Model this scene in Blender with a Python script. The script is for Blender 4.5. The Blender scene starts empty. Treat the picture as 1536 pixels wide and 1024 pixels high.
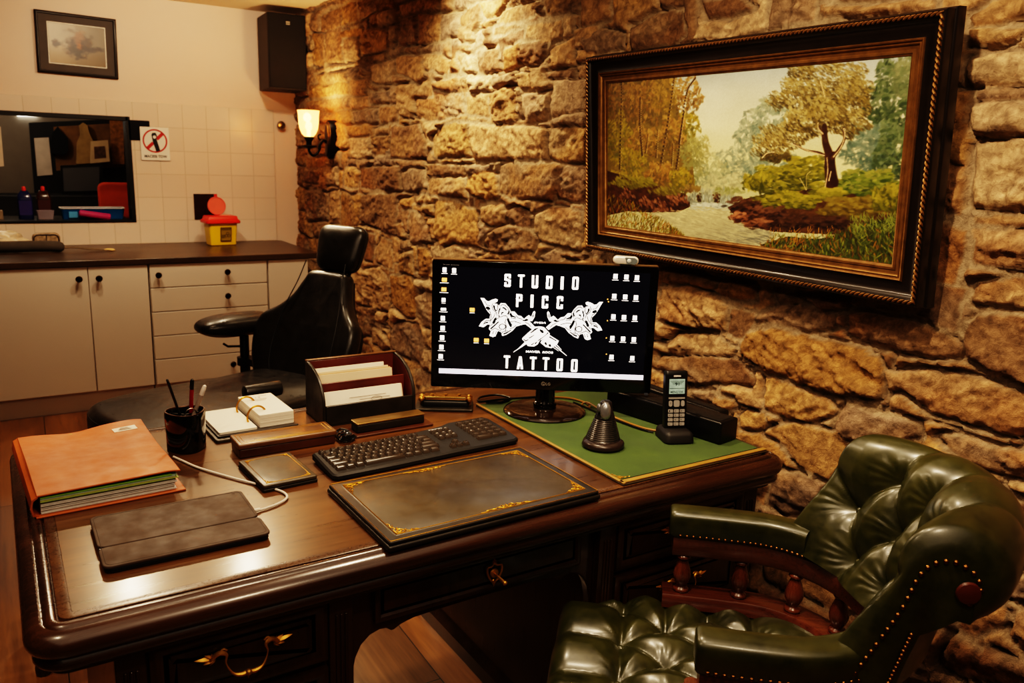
import bpy, bmesh, math, random
import numpy as np
from mathutils import Vector, Matrix
random.seed(7)
SC = bpy.context.scene
COL = SC.collection
pi = math.pi
def srgb(c):
    return tuple(((v / 255) / 12.92 if v / 255 <= .04045 else ((v / 255 + .055) / 1.055) ** 2.4) for v in c)
# ------------------------------------------------------------------ camera
_P = np.array([768., 512.]); _v1 = np.array([-20., 210.]); _v2 = np.array([2730., 305.])
FPX = math.sqrt(-((_v1 - _P) @ (_v2 - _P)))
_dY = np.array([*(_v1 - _P), FPX]); _dY /= np.linalg.norm(_dY)
_dX = np.array([*(_v2 - _P), FPX]); _dX /= np.linalg.norm(_dX)
_dZ = np.cross(_dX, _dY)
RC = np.stack([_dX, _dY, _dZ], 1)
CAM = np.array([0, 0, 1.5])
cd = bpy.data.cameras.new('camera'); cam = bpy.data.objects.new('camera', cd); COL.objects.link(cam)
mw = Matrix.Identity(4)
for i in range(3):
    mw[i][0] = RC[0][i]; mw[i][1] = -RC[1][i]; mw[i][2] = -RC[2][i]; mw[i][3] = CAM[i]
cam.matrix_world = mw
cd.sensor_fit = 'HORIZONTAL'; cd.sensor_width = 36; cd.lens = FPX * 36 / 1536; cd.clip_start = .05; cd.clip_end = 60
SC.camera = cam
cd.dof.use_dof = True; cd.dof.focus_distance = 1.95; cd.dof.aperture_fstop = 5.6
def survey_x(u, v, x):
    d = RC.T @ np.array([u - _P[0], v - _P[1], FPX]); t = (x - CAM[0]) / d[0]; return CAM + d * t
def survey_y(u, v, y):
    d = RC.T @ np.array([u - _P[0], v - _P[1], FPX]); t = (y - CAM[1]) / d[1]; return CAM + d * t
def survey_z(u, v, z):
    d = RC.T @ np.array([u - _P[0], v - _P[1], FPX]); t = (z - CAM[2]) / d[2]; return CAM + d * t
# ------------------------------------------------------------------ materials
class N:
    def __init__(s, name):
        s.m = bpy.data.materials.new(name); s.m.use_nodes = True; s.t = s.m.node_tree
        s.b = s.t.nodes['Principled BSDF']; s._o = None
    def n(s, typ, **kw):
        nd = s.t.nodes.new(typ)
        for k, v in kw.items():
            if k.startswith('i_'): nd.inputs[k[2:].replace('_', ' ')].default_value = v
            else: setattr(nd, k, v)
        return nd
    def l(s, a, b): s.t.links.new(a, b)
    def coord(s, scale=(1, 1, 1), kind='Object', rot=(0, 0, 0)):
        tc = s.n('ShaderNodeTexCoord'); mp = s.n('ShaderNodeMapping')
        mp.inputs['Scale'].default_value = scale; mp.inputs['Rotation'].default_value = rot
        s.l(tc.outputs[kind], mp.inputs['Vector']); return mp.outputs['Vector']
    def noise(s, vec, scale, detail=4, rough=.55, dist=0):
        nd = s.n('ShaderNodeTexNoise'); nd.inputs['Scale'].default_value = scale; nd.inputs['Detail'].default_value = detail
        nd.inputs['Roughness'].default_value = rough; nd.inputs['Distortion'].default_value = dist
        s.l(vec, nd.inputs['Vector']); return nd.outputs['Fac']
    def ramp(s, fac, stops):
        r = s.n('ShaderNodeValToRGB'); e = r.color_ramp.elements
        while len(e) < len(stops): e.new(.5)
        for i, (p, c) in enumerate(stops):
            e[i].position = p; e[i].color = (*c, 1) if len(c) == 3 else c
        s.l(fac, r.inputs['Fac']); return r.outputs['Color']
    def mix(s, fac, a, b, mode='MIX'):
        m = s.n('ShaderNodeMix', data_type='RGBA', blend_type=mode)
        for sock, v in ((m.inputs[0], fac), (m.inputs[6], a), (m.inputs[7], b)):
            if hasattr(v, 'links'): s.l(v, sock)
            elif isinstance(v, (int, float)): sock.default_value = v
            else: sock.default_value = (*v, 1)
        return m.outputs[2]
    def bump(s, h, strength=.3, dist=.002, prev=None):
        b = s.n('ShaderNodeBump'); b.inputs['Strength'].default_value = strength; b.inputs['Distance'].default_value = dist
        s.l(h, b.inputs['Height'])
        if prev: s.l(prev, b.inputs['Normal'])
        s.l(b.outputs['Normal'], s.b.inputs['Normal']); return b.outputs['Normal']
    def set(s, **kw):
        for k, v in kw.items():
            k = k.replace('_', ' ')
            if hasattr(v, 'links'): s.l(v, s.b.inputs[k])
            elif isinstance(v, tuple): s.b.inputs[k].default_value = (*v, 1) if len(v) == 3 else v
            else: s.b.inputs[k].default_value = v
        return s
MATS = {}
def plain(name, c, rough=.5, metal=0, coat=0, var=.12, vs=12, grain=0, gs=300, emit=0, trans=0, gd=.0006):
    if name in MATS: return MATS[name]
    N_ = N(name); c = srgb(c); v = N_.coord()
    if var:
        f = N_.noise(v, vs, 5)
        N_.set(Base_Color=N_.ramp(f, [(.25, tuple(x * (1 - var) for x in c)), (.75, tuple(min(1, x * (1 + var)) for x in c))]))
    else: N_.set(Base_Color=c)
    N_.set(Roughness=rough, Metallic=metal, Coat_Weight=coat, Coat_Roughness=.12)
    if grain: N_.bump(N_.noise(v, gs, 3, .6), grain, gd)
    if emit: N_.set(Emission_Color=c, Emission_Strength=emit)
    if trans: N_.set(Transmission_Weight=trans)
    MATS[name] = N_.m; return N_.m
def wood(name, c1, c2, rough=.35, coat=.3, axis=0, scale=6., stretch=.09, c3=None, cr=.15):
    if name in MATS: return MATS[name]
    N_ = N(name); sc = [1, 1, 1]; sc[axis] = stretch
    v = N_.coord(tuple(sc)); c1, c2 = srgb(c1), srgb(c2); c3 = srgb(c3) if c3 else tuple(x * .5 for x in c1)
    f = N_.noise(v, scale, 9, .62, .9)
    g = N_.noise(N_.coord(tuple(x * (1 if x == 1 else .5) for x in sc)), scale * 16, 4, .7)
    col = N_.ramp(f, [(.28, c3), (.45, c1), (.62, c2), (.78, c1)])
    col = N_.mix(.35, col, N_.ramp(g, [(.3, tuple(x * .45 for x in c1)), (.7, tuple(x * 1.2 for x in c2))]))
    N_.set(Base_Color=col, Coat_Weight=coat, Coat_Roughness=cr)
    N_.set(Roughness=N_.ramp(g, [(.2, (rough * .8,) * 3), (.8, (rough * 1.25,) * 3)]))
    N_.bump(g, .06, .0006)
    MATS[name] = N_.m; return N_.m
def leather(name, c1, c2, rough=.4, coat=.15, grain=.25, gs=420, vs=9):
    if name in MATS: return MATS[name]
    N_ = N(name); v = N_.coord(); c1, c2 = srgb(c1), srgb(c2)
    f = N_.noise(v, vs, 6, .6)
    N_.set(Base_Color=N_.ramp(f, [(.3, c1), (.7, c2)]), Coat_Weight=coat, Coat_Roughness=.2)
    N_.set(Roughness=N_.ramp(N_.noise(v, vs * 3, 4), [(.3, (rough * .8,) * 3), (.7, (rough * 1.25,) * 3)]))
    vo = N_.n('ShaderNodeTexVoronoi', feature='DISTANCE_TO_EDGE'); vo.inputs['Scale'].default_value = gs; N_.l(v, vo.inputs['Vector'])
    N_.bump(vo.outputs['Distance'], grain, .0008)
    MATS[name] = N_.m; return N_.m
def vcol(name, rough=.6, emit=0, bump=0, bs=200, bd=.001, coat=0):
    N_ = N(name); a = N_.n('ShaderNodeAttribute', attribute_name='tint')
    N_.set(Base_Color=a.outputs['Color'], Roughness=rough, Coat_Weight=coat)
    if emit: N_.l(a.outputs['Color'], N_.b.inputs['Emission Color']); N_.set(Emission_Strength=emit)
    if bump: N_.bump(N_.noise(N_.coord(), bs, 5, .65), bump, bd)
    return N_.m
def glow(name, c, st):
    if name in MATS: return MATS[name]
    N_ = N(name); c = srgb(c); N_.set(Base_Color=c, Emission_Color=c, Emission_Strength=st, Roughness=.4); MATS[name] = N_.m; return N_.m
# ------------------------------------------------------------------ mesh helpers
def box(bm, c, s, rz=0, M=None):
    m = Matrix.Translation(c) @ Matrix.Rotation(rz, 4, 'Z') @ Matrix.Diagonal((*s, 1))
    bmesh.ops.create_cube(bm, size=1, matrix=(M @ m) if M else m)
def rings(bm, rs, closed=True, cap0=True, cap1=True):
    vs = [[bm.verts.new(p) for p in r] for r in rs]; n = len(vs[0])
    for a, b in zip(vs, vs[1:]):
        for i in range(n if closed else n - 1):
            j = (i + 1) % n
            try: bm.faces.new((a[i], a[j], b[j], b[i]))
            except ValueError: pass
    if cap0 and closed: bm.faces.new(vs[0][::-1])
    if cap1 and closed: bm.faces.new(vs[-1])
    return vs
def lathe(bm, prof, seg=24, M=Matrix.Identity(4), sx=1, sy=1):
    rs = [[M @ Vector((max(r, 1e-5) * math.cos(2 * pi * i / seg) * sx, max(r, 1e-5) * math.sin(2 * pi * i / seg) * sy, z)) for i in range(seg)] for r, z in prof]
    rings(bm, rs)
def tube(bm, pts, r, seg=8, closed=False, flat=1):
    pts = [Vector(p) for p in pts]; n = len(pts); up = None; rs = []
    for i, p in enumerate(pts):
        if closed: t = pts[(i + 1) % n] - pts[i - 1]
        else: t = pts[min(i + 1, n - 1)] - pts[max(i - 1, 0)]
        t.normalize()
        if up is None:
            up = Vector((0, 0, 1)) if abs(t.z) < .9 else Vector((1, 0, 0))
        a = t.cross(up)
        if a.length < 1e-6: a = t.orthogonal()
        a.normalize(); up = a.cross(t).normalized()
        rr = r[i] if isinstance(r, (list, tuple)) else r
        rs.append([p + (a * math.cos(2 * pi * k / seg) + up * math.sin(2 * pi * k / seg) * flat) * rr for k in range(seg)])
    if closed: rs.append(rs[0]); rings(bm, rs, True, False, False); bmesh.ops.remove_doubles(bm, verts=bm.verts, dist=1e-7)
    else: rings(bm, rs)
def cr(pts, k=8, closed=False):
    pts = [Vector(p) for p in pts]; n = len(pts); out = []
    for i in range(n if closed else n - 1):
        if closed: p0, p1, p2, p3 = pts[i - 1], pts[i], pts[(i + 1) % n], pts[(i + 2) % n]
        else: p0, p1, p2, p3 = pts[max(i - 1, 0)], pts[i], pts[i + 1], pts[min(i + 2, n - 1)]
        for j in range(k):
            t = j / k
            out.append(.5 * ((2 * p1) + (-p0 + p2) * t + (2 * p0 - 5 * p1 + 4 * p2 - p3) * t * t + (-p0 + 3 * p1 - 3 * p2 + p3) * t ** 3))
    if not closed: out.append(pts[-1])
    return out
def rrect(x0, y0, x1, y1, r, n=5):
    out = []
    for cx, cy, a in ((x1 - r, y1 - r, 0), (x0 + r, y1 - r, 90), (x0 + r, y0 + r, 180), (x1 - r, y0 + r, 270)):
        for i in range(n + 1):
            t = math.radians(a + 90 * i / n); out.append((cx + r * math.cos(t), cy + r * math.sin(t)))
    return out
def inset(ol, d):
    n = len(ol); out = []
    for i in range(n):
        p0, p1, p2 = Vector(ol[i - 1]), Vector(ol[i]), Vector(ol[(i + 1) % n])
        a = (p1 - p0); b = (p2 - p1)
        na = Vector((-a.y, a.x)).normalized() if a.length > 1e-9 else Vector((-b.y, b.x)).normalized()
        nb = Vector((-b.y, b.x)).normalized() if b.length > 1e-9 else na
        m = na + nb
        if m.length < 1e-6: m = na
        m.normalize(); k = max(.35, m.dot(na)); q = p1 + m * (d / k); out.append((q.x, q.y))
    return out
def slab(bm, ol, prof, M=Matrix.Identity(4), cap0=True, cap1=True):
    """closed plan outline (anticlockwise) stacked through (inset, height) pairs"""
    rings(bm, [[M @ Vector((x, y, z)) for x, y in (inset(ol, d) if d else ol)] for d, z in prof], True, cap0, cap1)
def soft(h, r, n=4, z0=0):
    """profile of a slab of height h with rounded top and bottom edges"""
    o = [(r - r * math.sin(pi / 2 * i / n), z0 + r - r * math.cos(pi / 2 * i / n)) for i in range(n + 1)]
    o += [(r - r * math.cos(pi / 2 * i / n), z0 + h - r + r * math.sin(pi / 2 * i / n)) for i in range(n + 1)]
    return o
def prism(bm, ol, h0, h1, M=Matrix.Identity(4)):
    rings(bm, [[M @ Vector((x, y, h)) for x, y in ol] for h in (h0, h1)])
def ball(bm, c, r, u=10, v=6, sc=(1, 1, 1), M=Matrix.Identity(4)):
    bmesh.ops.create_uvsphere(bm, u_segments=u, v_segments=v, radius=r, matrix=M @ Matrix.Translation(c) @ Matrix.Diagonal((*sc, 1)))
def dome(bm, c, r, nrm, h=.6):
    nrm = Vector(nrm).normalized(); q = nrm.to_track_quat('Z', 'Y').to_matrix().to_4x4()
    lathe(bm, [(r, 0), (r * .85, r * h * .55), (r * .45, r * h * .92), (0, r * h)], 8, Matrix.Translation(c) @ q)
B = bmesh.new
def mk(name, bm, mat, parent=None, smooth=38, bevel=0, seg=2, sub=0, loc=None, rz=0):
    if not isinstance(bm, bpy.types.Mesh):
        me = bpy.data.meshes.new(name); bmesh.ops.recalc_face_normals(bm, faces=bm.faces); bm.to_mesh(me); bm.free()
    else: me = bm
    me.materials.clear(); me.materials.append(mat)
    if smooth:
        me.shade_smooth()
        if not sub: me.set_sharp_from_angle(angle=math.radians(smooth))
    o = bpy.data.objects.new(name, me); COL.objects.link(o)
    if parent: o.parent = parent
    if loc: o.location = loc
    if rz: o.rotation_euler.z = rz
    if bevel:
        b = o.modifiers.new('bevel', 'BEVEL'); b.width = bevel; b.segments = seg; b.limit_method = 'ANGLE'; b.angle_limit = math.radians(40)
        b.harden_normals = False
    if sub:
        s = o.modifiers.new('sub', 'SUBSURF'); s.levels = sub; s.render_levels = sub
    return o
def tag(o, label, cat, group=None):
    o['label'] = label; o['category'] = cat
    if group: o['group'] = group
    return o
def thing(name, label, cat, loc=(0, 0, 0), rz=0, group=None):
    o = bpy.data.objects.new(name, None); COL.objects.link(o); o.location = loc; o.rotation_euler.z = rz; o.empty_display_size = .05
    return tag(o, label, cat, group)
def struct(name, bm, mat, label=None, **kw):
    o = mk(name, bm, mat, **kw); o['kind'] = 'structure'
    if label: o['label'] = label
    return o
def copy_tree(o, parent=None):
    c = o.copy(); COL.objects.link(c)
    if parent: c.parent = parent
    for ch in list(o.children): copy_tree(ch, c)
    return c
def bmtext(bm, s, cx, cy, w, h, M=Matrix.Identity(4), ext=.0004, bold=.0, shear=0):
    cu = bpy.data.curves.new('lettering', 'FONT'); cu.body = s; cu.size = 1; cu.offset = bold; cu.extrude = 0; cu.shear = shear; cu.resolution_u = 3
    ob = bpy.data.objects.new('lettering', cu); COL.objects.link(ob)
    dg = bpy.context.evaluated_depsgraph_get(); me = bpy.data.meshes.new_from_object(ob.evaluated_get(dg))
    bpy.data.objects.remove(ob); bpy.data.curves.remove(cu)
    if not me.vertices: return
    xs = [v.co.x for v in me.vertices]; ys = [v.co.y for v in me.vertices]
    x0, x1, y0, y1 = min(xs), max(xs), min(ys), max(ys)
    for v in me.vertices:
        v.co = M @ Vector((cx + ((v.co.x - x0) / max(x1 - x0, 1e-6) - .5) * w, cy + ((v.co.y - y0) / max(y1 - y0, 1e-6) - .5) * h, ext))
    bm.from_mesh(me); bpy.data.meshes.remove(me)
def heightmesh(name, P, C=None):
    """P: (n,m,3) array of points to a quad grid mesh, C optional (n,m,3) colours in a 'tint' attribute"""
    n, m = P.shape[:2]; me = bpy.data.meshes.new(name)
    idx = np.arange(n * m).reshape(n, m)
    q = np.stack([idx[:-1, :-1], idx[1:, :-1], idx[1:, 1:], idx[:-1, 1:]], -1).reshape(-1)
    nf = (n - 1) * (m - 1)
    me.vertices.add(n * m); me.vertices.foreach_set('co', P.reshape(-1).astype(np.float32))
    me.loops.add(nf * 4); me.loops.foreach_set('vertex_index', q.astype(np.int32))
    me.polygons.add(nf); me.polygons.foreach_set('loop_start', (np.arange(nf) * 4).astype(np.int32))
    me.update(); me.validate()
    if C is not None:
        a = me.color_attributes.new('tint', 'FLOAT_COLOR', 'POINT')
        a.data.foreach_set('color', np.concatenate([C, np.ones((n, m, 1))], -1).reshape(-1).astype(np.float32))
    return me
# value noise on arrays
def _h(ix, iy, seed):
    n = (ix.astype(np.int64) * 374761393 + iy.astype(np.int64) * 668265263 + seed * 1442695041) & 0x7fffffff
    n = ((n ^ (n >> 13)) * 1274126177) & 0x7fffffff
    return ((n ^ (n >> 16)) & 0xffff) / 65535.0
def vn(x, y, seed=0):
    ix = np.floor(x); iy = np.floor(y); fx = x - ix; fy = y - iy
    fx = fx * fx * fx * (fx * (fx * 6 - 15) + 10); fy = fy * fy * fy * (fy * (fy * 6 - 15) + 10)
    a = _h(ix, iy, seed); b = _h(ix + 1, iy, seed); c = _h(ix, iy + 1, seed); d = _h(ix + 1, iy + 1, seed)
    return (a + (b - a) * fx) * (1 - fy) + (c + (d - c) * fx) * fy
def fbm(x, y, o=4, seed=0, g=.5):
    s = 0; a = 1; t = 0
    for i in range(o):
        s = s + a * (vn(x, y, seed + i * 17) * 2 - 1); t += a; a *= g; x = x * 2.03 + 11.7; y = y * 2.03 + 5.3
    return s / t
def sstep(a, b, x):
    t = np.clip((x - a) / (b - a), 0, 1); return t * t * (3 - 2 * t)
def lin(C):
    C = np.clip(C, 0, 1); return np.where(C <= .04045, C / 12.92, ((C + .055) / 1.055) ** 2.4)
# ================================================================== the stone wall (real relief, one structure)
WX = 1.862          # plane of the mortar
STONES = """477 23 505 9 506 39 477 47|506 9 529 3 531 31 507 38|531 2 559 -5 560 14 534 30|560 -3 584 -9 590 11 565 19|548 23 560 17 563 36 549 37
563 20 588 12 590 30 565 39|465 48 482 50 482 100 470 97|485 45 507 39 509 92 485 94|509 47 540 41 540 53 509 58|510 59 535 58 534 87 512 94
540 53 548 41 576 45 576 73 540 83|577 37 593 36 593 58 579 61|595 30 620 23 621 62 598 69|621 20 654 22 654 60 623 67|579 64 596 62 598 81 581 86
593 6 652 -6 654 13 595 23|482 100 512 95 513 102 484 109|515 103 532 100 534 116 518 120|534 89 552 83 554 106 540 111|552 97 587 89 588 127 552 123
468 111 515 106 517 122 474 127|590 84 626 81 632 116 620 125 590 109|628 83 654 81 670 92 667 112 643 103 631 105|459 128 518 122 518 141 459 148|520 120 545 117 545 141 520 142
546 137 578 136 579 152 549 155|683 20 711 5 713 31 705 44 681 36|713 3 759 -6 738 20 720 28|748 16 800 3 798 20 775 31 738 36|806 -3 864 -9 864 19 814 23
866 -6 907 -6 909 29 876 41 866 41|656 22 680 17 680 52 656 62|681 38 702 41 705 59 684 62|733 39 781 36 753 50 733 53|784 39 837 31 836 53 809 66 784 53
709 75 742 72 745 105 712 108|752 75 775 64 775 100 750 109|777 64 812 63 812 81 800 97 777 98|819 72 855 55 856 97 820 102|856 45 890 39 890 69 858 73
859 75 890 72 890 92 861 94|809 108 856 103 855 119 811 117|859 100 890 94 890 116 861 119|769 111 789 109 791 133 773 133|823 122 875 120 876 165 823 175
678 81 708 84 708 108 687 106|728 138 766 130 769 180 737 184|775 141 820 137 820 178 783 181|645 136 688 141 692 172 650 180|694 144 727 139 728 175 695 172
460 153 479 150 480 166 461 166|482 148 509 147 509 164 482 166|501 167 520 164 523 184 513 186 503 181|524 166 562 162 563 183 528 184|565 159 590 158 592 183 567 185
513 189 547 187 548 201 518 205|517 208 551 206 552 236 520 237|556 191 579 191 578 202 556 202|556 205 579 204 578 231 555 233|584 191 624 186 635 208 634 234 606 237 581 236
643 205 660 187 698 184 701 232 646 235|617 150 659 147 663 178 635 180 620 175|455 234 488 238 488 248 456 252|457 256 474 255 474 275 457 273|476 252 502 250 504 280 487 276
513 252 527 250 534 258 532 281 513 278|535 252 596 250 595 286 551 284 535 280|598 259 609 252 632 252 635 283 613 287 598 286|637 267 692 264 697 297 676 295 639 289|634 244 690 246 690 260 640 263
518 239 528 238 529 247 516 249|532 239 556 241 556 246 534 252|458 285 488 288 488 330 458 330|491 288 505 286 508 335 490 335|508 286 522 290 534 330 529 341 508 340
538 294 587 290 592 317 591 353 545 336 536 328|595 299 614 294 613 311 598 311|615 294 644 293 644 302 618 305|625 310 645 305 647 324 630 320|611 316 622 319 640 345 644 364 611 364 608 331
592 336 599 332 604 356 593 357|648 302 671 298 686 308 710 317 712 368 693 368 673 364 656 369 648 353|561 372 569 356 584 361 588 405 561 394|544 349 560 354 556 394 543 388|595 380 615 375 617 413 595 408
622 371 633 372 643 386 640 413 622 412|598 361 608 360 612 371 599 375|544 404 565 402 577 418 580 450 579 468 556 463 545 452 540 430|582 415 610 412 618 430 618 478 604 478 582 455|531 398 541 408 540 445 533 440
615 418 648 422 648 438 622 434|619 444 635 439 646 458 646 492 629 488 626 472 620 468|533 460 560 463 552 492 550 505 531 503|552 489 572 502 582 522 569 524 552 514|590 483 622 488 632 518 629 546 610 538 583 524 583 496
572 484 577 476 588 491 583 494|528 510 548 519 556 530 524 526|630 524 648 527 648 560 627 550|619 555 644 565 644 575 622 583|700 186 790 189 814 192 814 240 783 236 744 241 705 238
816 191 876 190 877 240 833 242 817 235|798 187 822 178 876 167 876 187 822 190|743 250 759 244 837 245 837 272 824 299 759 297 743 288|694 269 716 253 738 262 742 295 725 298 700 291|839 247 878 245 880 300 852 303 827 296 830 275
747 183 790 180 785 187 750 189|690 246 735 246 728 256 695 262|715 310 731 305 750 307 751 335 738 339 717 335|753 315 771 311 788 317 795 328 793 341 772 339 753 331|799 322 821 309 868 315 866 362 862 374 832 367 803 359 797 346
720 365 731 348 756 336 791 347 801 357 794 376 772 376 731 381|710 383 767 377 791 381 800 392 712 390|802 383 821 372 835 378 833 389 821 392|835 376 861 381 861 388 838 385|869 340 879 339 880 374 869 374
855 389 900 388 900 402 858 396|987 403 1042 409 1073 423 1062 437 1024 427 987 427|985 433 1026 429 1062 441 1085 462 1083 495 1034 489 980 480|1075 419 1124 425 1124 450 1089 450 1066 437|1091 464 1124 468 1122 482 1106 507 1085 497
1150 430 1195 438 1195 454 1160 456|1124 474 1159 458 1190 456 1243 474 1243 497 1204 497 1167 486 1126 480|1268 469 1358 479 1382 486 1429 511 1439 523 1429 537 1382 535 1324 525 1280 515 1263 503|1195 440 1262 450 1262 466 1225 468|1114 497 1155 489 1214 509 1268 520 1310 540 1319 560 1312 597 1290 600 1250 591 1190 572 1145 560 1110 535 1104 515
993 515 1011 499 1065 501 1097 521 1093 536 1042 534 999 532|981 536 1038 536 1100 540 1122 570 1118 580 1097 577 1032 575 981 556|1139 565 1184 579 1236 597 1250 616 1207 636 1176 630 1137 612|1061 595 1092 601 1098 612 1084 620 1058 606|1031 583 1060 589 1058 604 1031 601
1100 626 1111 614 1137 620 1145 638 1133 645 1103 643|1135 650 1172 634 1211 641 1260 652 1262 690 1235 722 1195 706 1172 672|1246 636 1263 610 1300 618 1368 634 1372 655 1290 662 1255 655|1152 721 1164 706 1190 712 1233 729 1212 774 1173 770 1147 755|1319 559 1358 552 1456 567 1560 604 1560 655 1495 655 1441 637 1387 620 1343 581 1324 586
1453 445 1460 424 1560 413 1560 472 1456 454|1441 498 1456 474 1560 476 1560 590 1500 567 1468 554 1441 535 1439 518|1392 655 1443 659 1480 674 1560 684 1560 724 1470 710 1420 680|1446 22 1474 5 1560 -12 1560 14 1485 33 1450 36|1448 37 1520 35 1530 40 1511 56 1478 63 1448 61
1443 84 1485 77 1560 74 1560 126 1450 128 1443 112|1455 138 1474 131 1560 126 1560 150 1455 152|1450 159 1478 150 1560 153 1560 200 1474 206 1450 199|1453 220 1485 208 1560 202 1560 319 1497 317 1452 312|1453 328 1497 321 1560 323 1560 343 1492 339 1455 335
1446 342 1560 351 1560 408 1474 396 1448 393|941 39 975 21 1019 16 1021 50 1006 65 941 75|1045 3 1094 -5 1128 10 1089 21 1053 26|1225 8 1400 -10 1400 10 1225 24|860 44 930 49 930 70 876 85
1425 937 1458 890 1501 916 1495 941 1458 953|1405 994 1423 949 1470 974 1560 1013 1560 1040 1435 1022|1476 883 1560 852 1560 905 1513 900|1505 957 1520 918 1560 915 1560 1000|1138 872 1142 832 1200 845 1240 862 1300 900 1300 930 1210 905"""
def build_wall():
    polys = []
    for s in STONES.replace('\n', '|').split('|'):
        v = list(map(float, s.split())); pts = [survey_x(v[i], v[i + 1], 1.832)[1:] for i in range(0, len(v), 2)]
        polys.append(np.array(pts))
    ys = [-1.2]
    while ys[-1] < 5.83:
        d = math.hypot(1.83, ys[-1]); ys.append(ys[-1] + (max(.0058, min(.012, .0027 * d)) if ys[-1] > .45 else .016))
    ys = np.array(ys); zs = np.concatenate([np.arange(0, .5, .012), np.arange(.5, 2.42, .0068)])
    Y, Z = np.meshgrid(ys, zs, indexing='ij')
    wy = Y + .010 * fbm(Y * 9, Z * 9, 3, 3) + .005 * fbm(Y * 34, Z * 34, 3, 8)
    wz = Z + .010 * fbm(Y * 9, Z * 9, 3, 21) + .005 * fbm(Y * 34, Z * 34, 3, 28)
    rng = np.random.RandomState(5)
    def psdf(p, y, z):
        n = len(p); d = np.full(y.shape, 1e9); ins = np.zeros(y.shape, bool)
        for i in range(n):
            a = p[i]; b = p[(i + 1) % n]; e = b - a; wy_, wz_ = y - a[0], z - a[1]
            t = np.clip((wy_ * e[0] + wz_ * e[1]) / max(e @ e, 1e-12), 0, 1)
            d = np.minimum(d, (wy_ - e[0] * t) ** 2 + (wz_ - e[1] * t) ** 2)
            c = (a[1] > z) != (b[1] > z)
            with np.errstate(divide='ignore', invalid='ignore'):
                xx = (b[0] - a[0]) * (z - a[1]) / (b[1] - a[1] if b[1] != a[1] else 1e-12) + a[0]
            ins ^= c & (y < xx)
        d = np.sqrt(d); return np.where(ins, d, -d)
    D = np.full(Y.shape, -1.0); ID = np.full(Y.shape, -1, int)
    def lay(p, k, carve=None):
        lo = p.min(0) - .05; hi = p.max(0) + .05
        i0, i1 = np.searchsorted(ys, lo[0]), np.searchsorted(ys, hi[0]); j0, j1 = np.searchsorted(zs, lo[1]), np.searchsorted(zs, hi[1])
        if i1 <= i0 or j1 <= j0: return
        sl = (slice(i0, i1), slice(j0, j1)); d = psdf(p, wy[sl], wz[sl])
        if carve is not None: d = np.minimum(d, -carve[sl] - .012)
        m = d > D[sl]; D[sl] = np.where(m, d, D[sl]); ID[sl] = np.where(m & (d > -.03), k, ID[sl])
    for k, p in enumerate(polys): lay(p, k)
    D0 = D.copy(); k = len(polys); z = -.02
    while z < 2.45:
        h = rng.uniform(.07, .19); y = -1.3 - rng.uniform(0, .3)
        while y < 5.9:
            w = rng.uniform(.14, .5) * (.7 + h * 2); j = lambda: rng.uniform(-.012, .012)
            p = np.array([(y + .008 + j(), z + .007 + j()), (y + w * .5, z + .004 + j()), (y + w - .008 + j(), z + .008 + j()), (y + w - .008 + j(), z + h - .007 + j()), (y + w * .5, z + h - .004 + j()), (y + .008 + j(), z + h - .007 + j())])
            lay(p, k, D0); k += 1; y += w
        z += h
    nst = k
    wid = rng.uniform(.004, .012, nst); base = rng.uniform(.010, .026, nst); ty = rng.uniform(-.09, .09, nst); tz = rng.uniform(-.10, .06, nst)
    ang = rng.uniform(-.6, .6, nst); fac = rng.uniform(.5, 1.2, nst)
    cy = np.zeros(nst); cz = np.zeros(nst); cnt = np.zeros(nst); ok = ID >= 0
    np.add.at(cy, ID[ok], Y[ok]); np.add.at(cz, ID[ok], Z[ok]); np.add.at(cnt, ID[ok], 1); cy /= np.maximum(cnt, 1); cz /= np.maximum(cnt, 1)
    I = np.maximum(ID, 0)
    s = sstep(0, 1, np.clip((D + .002) / wid[I], 0, 1)) * ok
    ca, sa = np.cos(ang[I]), np.sin(ang[I]); ry = Y * ca + Z * sa + I * .37; rz = -Y * sa + Z * ca + I * .71
    # layered, chipped stone face: stepped bedding planes plus rough fractal
    bed = fbm(ry * 5, rz * 16, 4, 41); st = np.floor(bed * 5 + fbm(ry * 30, rz * 30, 2, 44) * .8) / 5
    rough = (st * .65 + bed * .35) * .024 + np.abs(fbm(ry * 16, rz * 30, 4, 51, .6)) * -.018 + fbm(ry * 60, rz * 80, 3, 61, .65) * .008
    dome_ = sstep(0, .03, D) * .006
    H = base[I] + np.clip(ty[I] * (Y - cy[I]), -.012, .012) + np.clip(tz[I] * (Z - cz[I]), -.012, .012) + rough * fac[I] + dome_
    mort = .008 + .010 * fbm(Y * 7, Z * 7, 3, 71) + .004 * fbm(Y * 40, Z * 40, 4, 81, .6) + .010 * sstep(.2, .6, fbm(Y * 2.2, Z * 2.2, 2, 95))
    gap = np.where(ok, np.exp(-((D + .004) / .005) ** 2), 0) * .016 * (fbm(Y * 6, Z * 6, 2, 99) > -.15)
    h = mort * (1 - s) + np.maximum(H, mort + .002) * s - gap * (1 - s * .6)
    # colours (measured as neutral daylight stone: ochre, brown, grey buff)
    pal = lin(np.array([(188, 153, 113), (168, 131, 92), (146, 115, 85), (178, 141, 100), (158, 132, 106), (132, 101, 74), (194, 164, 128), (172, 131, 82), (146, 124, 104), (184, 145, 96)]) / 255.)
    c0 = pal[rng.randint(0, len(pal), nst)] * rng.uniform(.82, 1.12, (nst, 1)); c1 = pal[rng.randint(0, len(pal), nst)]
    f1 = sstep(-.35, .45, fbm(ry * 7, rz * 14, 4, 111))[..., None]; f2 = fbm(ry * 45, rz * 60, 4, 121, .65)[..., None]
    stc = c0[I] * (1 - .45 * f1) + c1[I] * .45 * f1
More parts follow.
